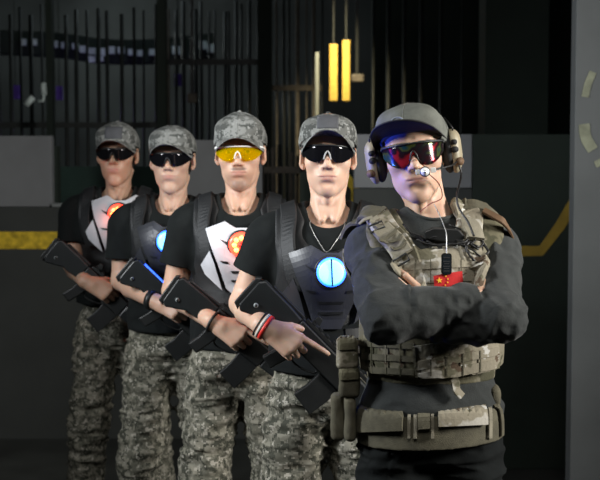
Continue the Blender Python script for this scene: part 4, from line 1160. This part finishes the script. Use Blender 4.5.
# cummerbund: lower band on the viewer's left and the lighter one overlapping on the right
ck = Vol((m.B.x - .26, YF - .24, m.B.z - .66), (m.B.x + .26, YF + .26, m.B.z - .36), .003)
ck.ell(m.b(0, .015, -.47), (.178, .150, .30), Matrix.Rotation(m.byaw, 3, 'Z'), 0); torso_into(ck, m, .024)
ck.cut(m.b(0, 0, -.408), (0, 0, 1)); ck.cut(m.b(0, 0, -.555), (.04, .03, -1))
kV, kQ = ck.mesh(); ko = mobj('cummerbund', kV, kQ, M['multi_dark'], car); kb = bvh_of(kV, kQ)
for y in (340, 353, 366, 379):
    drape_px('webbing_row', [(359, y), (414, y + 3), (414, y + 9), (359, y + 6)], kb, .001, .003, M['tan_dark'], ko)
for x in (372, 386, 400): drape_px('webbing_stitch', [(x, 339), (x + 1, 339), (x + 1, 388), (x, 388)], kb, .0035, .0015, M['multi_dark'], ko)
fl = drape_px('front_flap', [(413, 346), (495, 333), (496, 373), (460, 381), (417, 386)], kb, .003, .008, M['multi'], car)
for (a, b2) in ((352, 360), (364, 373)):
    drape_px('webbing_row', [(418, a + 8), (495, a - 6), (495, b2 - 6), (418, b2 + 9)], kb, .0115, .003, M['multi'], fl)
for x in (430, 445, 460, 476): drape_px('webbing_stitch', [(x, 358 - (x - 430) * .18), (x + 1.2, 358 - (x - 430) * .18), (x + 1.2, 380 - (x - 430) * .2), (x, 380 - (x - 430) * .2)], kb, .0145, .0015, M['tan_dark'], fl)
drape_px('flap_edge', [(413, 346), (415.5, 345.5), (419, 386), (417, 386.5)], kb, .0115, .002, M['tan_dark'], fl)
# shoulder straps over the sweater
cs = shirt_bvh((sV, sQ), (cV, cQ))
strap('shoulder_strap', [m.b(-.05, -.15, -.40), at(408, 262, 2.98), at(394, 236, 3.0), at(383, 219, 3.03), at(374, 209, 3.10), m.b(-.12, .13, -.25), m.b(-.10, .16, -.38)], .062, .012, cs, M['multi'], car, .004)
strap('shoulder_strap', [m.b(.10, -.15, -.36), at(474, 250, 2.98), at(473, 228, 3.0), at(469, 212, 3.04), at(465, 205, 3.10), m.b(.10, .13, -.25), m.b(.10, .16, -.38)], .064, .014, cs, M['multi'], car, .004)
pd = strap('strap_pad', [at(381, 221, 3.0), at(391, 234, 2.98), at(402, 252, 2.96)], .048, .012, cs, M['tan'], car, .016)
for (x, y) in ((386, 226), (392, 236), (398, 246)):
    c = cs.find_nearest(at(x, y, 3.0)); c2 = c[0] + c[1] * .030
    strap('pad_webbing', [at(x - 9, y + 4, 2.99), at(x, y, 2.97), at(x + 8, y - 5, 2.99)], .008, .003, cs, M['tan_dark'], pd, .028)
strap('shoulder_flap', [at(379, 210, 3.06), at(367, 213, 3.10), at(354, 222, 3.14), at(343, 234, 3.17)], .060, .010, cs, M['tan_dark'], car, .008)
strap('shoulder_flap', [at(462, 205, 3.10), at(476, 208, 3.10), at(486, 214, 3.10), at(497, 228, 3.12), at(504, 243, 3.12)], .050, .014, cs, M['tan_dark'], car, .010)
strap('leather_keeper', [at(484, 208, 3.06), at(494, 220, 3.06), at(502, 236, 3.08)], .020, .006, cs, M['brown'], car, .026)
strap('shoulder_pad', [at(467, 211, 3.0), at(474, 222, 3.0), at(478, 236, 2.99)], .046, .016, cs, M['tan'], car, .018)
for (P, w_) in (([(378, 214), (372, 222), (381, 232)], .012), ([(352, 222), (362, 216), (372, 214)], .010)):
    strap('buckle_strap', [at(x, y, 3.04) for x, y in P], w_, .003, cs, M['tan'], car, .022)
bk = at(374, 217, 2.99); l, n_, _, _ = cs.find_nearest(bk)
for nm, (x, y) in (('buckle', (375, 216)), ('buckle', (403, 262))):
    l, n_, _, _ = cs.find_nearest(at(x, y, 2.98)); c = l + n_ * .026; t = Vector((1, 0, .5)); t = (t - n_ * t.dot(n_)).normalized(); u = n_.cross(t)
    vv, ff = tubegeo([c + t * a + u * b2 for a, b2 in ((-.018, -.009), (.018, -.009), (.018, .009), (-.018, .009))], .0028, 8, True); mobj(nm, vv, ff, M['black_plastic'], car)
# side piece under the arm, upper left
strap('side_strap', [at(399, 262, 2.97), at(396, 276, 2.97), at(392, 292, 2.98)], .038, .006, cs, M['multi'], car, .004)
# red flag patch
cw = cb
fp = drape_px('flag_patch', [(433, 277), (442, 275), (459, 272.5), (460, 286), (446, 288), (434, 290)], cw, .018, .003, M['red_flag'], car)
def star(c, r, rot=0):
    p, nn = ray_px(cw, *c); p = p + nn * .0225; t = Vector((1, 0, .12)); t = (t - nn * t.dot(nn)).normalized(); u = nn.cross(t); u = u if u.z > 0 else -u
    pts = [((r if k % 2 == 0 else r * .40) * math.sin(math.pi * k / 5 + rot), (r if k % 2 == 0 else r * .40) * math.cos(math.pi * k / 5 + rot)) for k in range(10)]
    v_, f_ = prism(pts, p, t, u, nn, .0008); fix(mobj('star', v_, f_, M['yellow_thread'], fp, smooth=False))
star((438.5, 281.5), .0075)
for c, a in (((444.0, 277.6), .4), ((445.8, 280.2), .2), ((445.6, 283.4), 0), ((443.6, 286), .3)): star(c, .0024, a)
# dog tag on ball chain
p, nn = ray_px(cw, 446.5, 264); dt = empty('dog_tag', (0, 0, 0)); dt.parent = m.root
dc = at(446.5, 264, p.y - .034); dt.location = dc - m.root.location
prof = []
w2, h2 = .0105, .0235
for cx, cz, a0 in ((w2 - .006, h2 - .006, 0), (-w2 + .006, h2 - .006, 90), (-w2 + .006, -h2 + .006, 180), (w2 - .006, -h2 + .006, 270)):
    for k in range(5): a = math.radians(a0 + k * 22.5); prof.append((cx + .006 * math.cos(a), cz + .006 * math.sin(a)))
fix(mobj('rubber_rim', *prism([(x * 1.14, z * 1.07) for x, z in prof], dc + Vector((0, .001, 0)), Vector((1, 0, 0)), Vector((0, 0, 1)), Vector((0, 1, 0)), .0020), M['cable'], dt, smooth=False))
fix(mobj('tag_plate', *prism([(x * .9, z * .93) for x, z in prof], dc + Vector((0, -.0012, 0)), Vector((1, 0, 0)), Vector((0, 0, 1)), Vector((0, 1, 0)), .0010), mat('dark_steel', (.10, .13, .16), .3, .9), dt, smooth=False))
for k, (z, w) in enumerate(((.015, .007), (.006, .0075), (.001, .006), (-.005, .0075), (-.010, .006), (-.016, .007))):
    fix(mobj('stamped_line', *prism([(-w, -.0011), (w, -.0011), (w, .0011), (-w, .0011)], dc + Vector((0, -.0027, z)), Vector((1, 0, 0)), Vector((0, 0, 1)), Vector((0, 1, 0)), .0004), M['metal'], dt, smooth=False))
P = [dc + Vector((0, 0, .023)), at(446.5, 245, dc.y + .004), at(446, 232, dc.y + .02), at(440, 216, dc.y + .06), at(434, 204, dc.y + .09)]
vv, ff = tubegeo(catmull(P, 14), [.0009 + .0005 * (k % 2) for k in range(57)], 6); mobj('chain', vv, ff, M['chain'], dt)

# belt and pouches
bl = Vol((m.B.x - .26, YF - .24, m.B.z - .82), (m.B.x + .26, YF + .26, m.B.z - .56), .003)
bl.ell(m.b(0, .02, -.72), (.182, .150, .30), Matrix.Rotation(m.byaw, 3, 'Z'), 0)
bl.cut(m.b(0, 0, -.655), (-.05, 0, 1)); bl.cut(m.b(0, 0, -.735), (.05, 0, -1))
blV, blQ = bl.mesh(); belt = empty('war_belt', (0, 0, 0)); belt.name = 'padded_belt'; belt.parent = m.root; belt.location = m.b(0, 0, -.69) - m.root.location
mobj('belt_band', blV, blQ, M['tan_dark'], belt); bb = bvh_of(blV, blQ)
for (x0, x1, y0, y1) in ((362, 404, 411, 430), (438, 484, 402, 424)):
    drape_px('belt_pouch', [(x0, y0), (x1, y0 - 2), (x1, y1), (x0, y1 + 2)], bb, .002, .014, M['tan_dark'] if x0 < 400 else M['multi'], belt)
for x in (358, 408, 414, 431, 487): drape_px('belt_loop', [(x, 404), (x + 3, 404), (x + 3, 438), (x, 438)], bb, .002, .006, M['tan'], belt)
drape_px('belt_buckle', [(418, 410), (430, 409), (430, 428), (418, 429)], bb, .003, .008, M['tan_dark'], belt)
# hanging tan tab on the hem
strap('hem_tab', [at(456, 380, 2.96), at(460, 388, 2.96), at(464, 396, 2.97)], .020, .004, cs, M['multi'], car, .022)
# magazine pouches at the viewer's left flank
def pouch(c, sx, sy, sz, mt, nm='side_pouch'):
    w = Vol((c.x - sx - .02, c.y - sy - .02, c.z - sz - .02), (c.x + sx + .02, c.y + sy + .02, c.z + sz + .03), .003)
    X, Y_, Z = w.ax[0][:, None, None] - c.x, w.ax[1][None, :, None] - c.y, w.ax[2][None, None, :] - c.z
    r = .012; qx, qy, qz = np.maximum(np.abs(X) - sx + r, 0), np.maximum(np.abs(Y_) - sy + r, 0), np.maximum(np.abs(Z) - sz + r, 0)
    w.d = (np.sqrt(qx ** 2 + qy ** 2 + qz ** 2) - r + 0 * X).astype(np.float32)
    w.folds(.004, (18, 18, 24), 5, ridge=False)
    V_, Q_ = w.mesh(); o = mobj(nm, V_, Q_, mt, car); return o, bvh_of(V_, Q_)
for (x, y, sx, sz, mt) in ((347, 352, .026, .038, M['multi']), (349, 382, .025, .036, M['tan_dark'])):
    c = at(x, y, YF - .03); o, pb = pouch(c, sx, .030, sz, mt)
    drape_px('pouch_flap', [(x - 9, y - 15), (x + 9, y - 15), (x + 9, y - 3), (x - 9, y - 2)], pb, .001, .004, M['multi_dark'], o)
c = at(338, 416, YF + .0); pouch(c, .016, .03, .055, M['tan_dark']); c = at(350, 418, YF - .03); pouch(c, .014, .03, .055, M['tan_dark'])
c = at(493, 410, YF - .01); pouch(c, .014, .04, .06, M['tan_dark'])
strap('hanging_strap', [at(344, 250, 3.16), at(346, 290, 3.12), at(350, 325, 3.10), at(349, 345, 3.08)], .022, .005, cs, M['multi_dark'], car, .006)
strap('hanging_strap', [at(492, 372, 3.04), at(498, 392, 3.04), at(503, 415, 3.05), at(504, 436, 3.05)], .014, .004, bb, M['tan_dark'], car, .004)
# push-to-talk unit and cables
tb = shirt_bvh((sV, sQ), (cV, cQ))
c, nn = ray_px(tb, 443, 241); c = c + nn * .02
ptt = fix(mobj('radio_switch', *prism([(-.045, -.012), (-.05, .004), (-.030, .016), (.030, .020), (.046, .006), (.040, -.016)], c, Vector((1, 0, -.12)).normalized(), Vector((.12, 0, 1)).normalized(), Vector((0, 1, 0)), .010), M['black_plastic'], car, smooth=False), .003)
def cable(pts, r, off=.006, dep=2.99):
    P = catmull([at(x, y, dep) for x, y in pts], 8); out = []
    for k, p in enumerate(P):
        l, n_, _, _ = tb.find_nearest(p); out.append(l + n_ * (off + .006 * abs(math.sin(k * .7))))
    for _ in range(2): out = [out[0]] + [(out[k - 1] + out[k] * 2 + out[k + 1]) / 4 for k in range(1, len(out) - 1)] + [out[-1]]
    vv, ff = tubegeo(out, r, 8); mobj('cable', vv, ff, M['cable'], car)
for pts, r in (([(405, 204), (415, 218), (428, 232), (445, 236), (462, 232)], .0028), ([(418, 236), (424, 246), (436, 254), (450, 248), (466, 240), (470, 228)], .0028),
               ([(470, 238), (464, 252), (468, 262), (478, 266), (486, 256), (488, 238), (482, 220), (468, 206)], .0032), ([(430, 236), (446, 232), (462, 240), (478, 250)], .0026),
               ([(426, 240), (436, 246), (452, 244), (470, 252), (484, 262)], .0022), ([(474, 212), (484, 222), (487, 240), (478, 246), (468, 238)], .0024),
               ([(409, 206), (417, 222), (426, 240), (436, 252)], .0018), ([(456, 212), (470, 226), (478, 236), (470, 244)], .0022)):
    cable(pts, r, .020 if pts[0][0] > 415 else .006)

# cap with upturned dark brim
cap_hat(m, .003, M['grey_cap'], M['blue_cap'], tilt=-13, brim_len=.070, droop=.40, flat=True, up=.026, height=-.012, turn=-13, flare=.30, z0=.031, zc=.010, badge=True, button=False)
glasses(m, M['lens_mirror'], M['black_plastic'], h0=.020, h1=.036)
# headset
hs = empty('headset', (0, 0, 0)); hs.parent = m.root; hs.location = m.H(0, .01, 0) - m.root.location
for s in (-1, 1):
    w = Vol(np.array(m.H(s * .098, .01, -.02)) - .075, np.array(m.H(s * .098, .01, -.02)) + .075, .0025)
    w.ell(m.H(s * .101, .012, -.018), (.020, .034, .050), m.R, 0); w.ell(m.H(s * .098, .012, .018), (.017, .027, .020), m.R, .02)
    w.cut(m.H(s * .094, 0, 0), m.R @ Vector((-s, 0, 0)))
    V_, Q_ = w.mesh(); cup = mobj('ear_cup', V_, Q_, M['tan_cup'], hs)
    w = Vol(np.array(m.H(s * .088, .01, -.02)) - .075, np.array(m.H(s * .088, .01, -.02)) + .075, .0025)
    w.ell(m.H(s * .086, .012, -.016), (.018, .036, .050), m.R, 0); w.cut(m.H(s * .0955, 0, 0), m.R @ Vector((s, 0, 0)))
    V_, Q_ = w.mesh(); mobj('ear_cushion', V_, Q_, M['foam'], hs)
    for (y, z, r) in ((-.020, .008, .0065), (-.018, -.010, .0075)):
        a = m.H(s * .100, y, z); d = m.R @ Vector((s * .45, -1, 0)).normalized()
        vv, ff = tubegeo([a, a + d * .012], r, 14); mobj('knob', vv, ff, M['foam'], cup)
    a = m.H(s * .108, -.012, -.040); d = m.R @ Vector((s * .6, -.8, 0)).normalized()
    vv, ff = tubegeo([a, a + d * .010], .010, 14); mobj('battery_cap', vv, ff, M['brown'], cup)
    vv, ff = tubegeo(catmull([m.H(s * .104, .0, .030), m.H(s * .103, -.006, .045), m.H(s * .094, .010, .060), m.H(s * .088, .03, .070)], 6), .0022, 8); mobj('wire_arm', vv, ff, M['cable'], hs)
P = [m.H(.092 * math.cos(a) , .055 + .062 * math.sin(a), .035 + .022 * math.sin(a)) for a in [math.pi * k / 24 for k in range(25)]]
vv, ff = tubegeo(P, .0050, 8); mobj('neck_band', vv, ff, M['foam'], hs)
bm_ = catmull([m.H(.104, -.02, -.040), m.H(.090, -.055, -.046), m.H(.062, -.090, -.048), m.H(.040, -.112, -.050)], 8)
boom = tubegeo(bm_, .0024, 8); boom_o = mobj('mic_boom', *boom, M['cable'], hs)
mc = m.H(.022, -.120, -.050)
for nm, r, y0, y1, mt in (('mic_head', .0125, .006, -.004, M['black_plastic']), ('mic_face', .0100, -.004, -.0065, M['white_pl']), ('mic_bolt', .0035, -.0065, -.0085, M['metal'])):
    vv, ff = tubegeo([mc + m.R @ Vector((0, y0, 0)), mc + m.R @ Vector((0, y1, 0))], r, 20); mobj(nm, vv, ff, mt, boom_o)
for dx in (-.016, .020):
    v_, f_ = prism([(-.006, -.006), (.006, -.006), (.006, .006), (-.006, .006)], mc + m.R @ Vector((dx, 0, .001)), m.R @ Vector((1, 0, 0)), m.R @ Vector((0, 0, 1)), m.R @ Vector((0, 1, 0)), .004)
    fix(mobj('mic_bracket', v_, f_, M['white_pl'], boom_o, smooth=False), .001)
vv, ff = tubegeo(catmull([m.H(.108, -.015, -.045), m.H(.110, -.022, -.075), at(457, 195, 3.02), at(459, 208, 3.0), at(468, 222, 2.97), at(474, 236, 2.95)], 8), .0026, 8); mobj('headset_cable', vv, ff, M['cable'], hs)
vv, ff = tubegeo(catmull([m.H(.030, -.112, -.056), m.H(.052, -.075, -.085), m.H(.055, -.040, -.120), at(430, 204, 3.03), at(420, 212, 3.0)], 8), .0012, 6); mobj('thin_wire', vv, ff, M['thin_wire'], hs)
ppl.append(m)
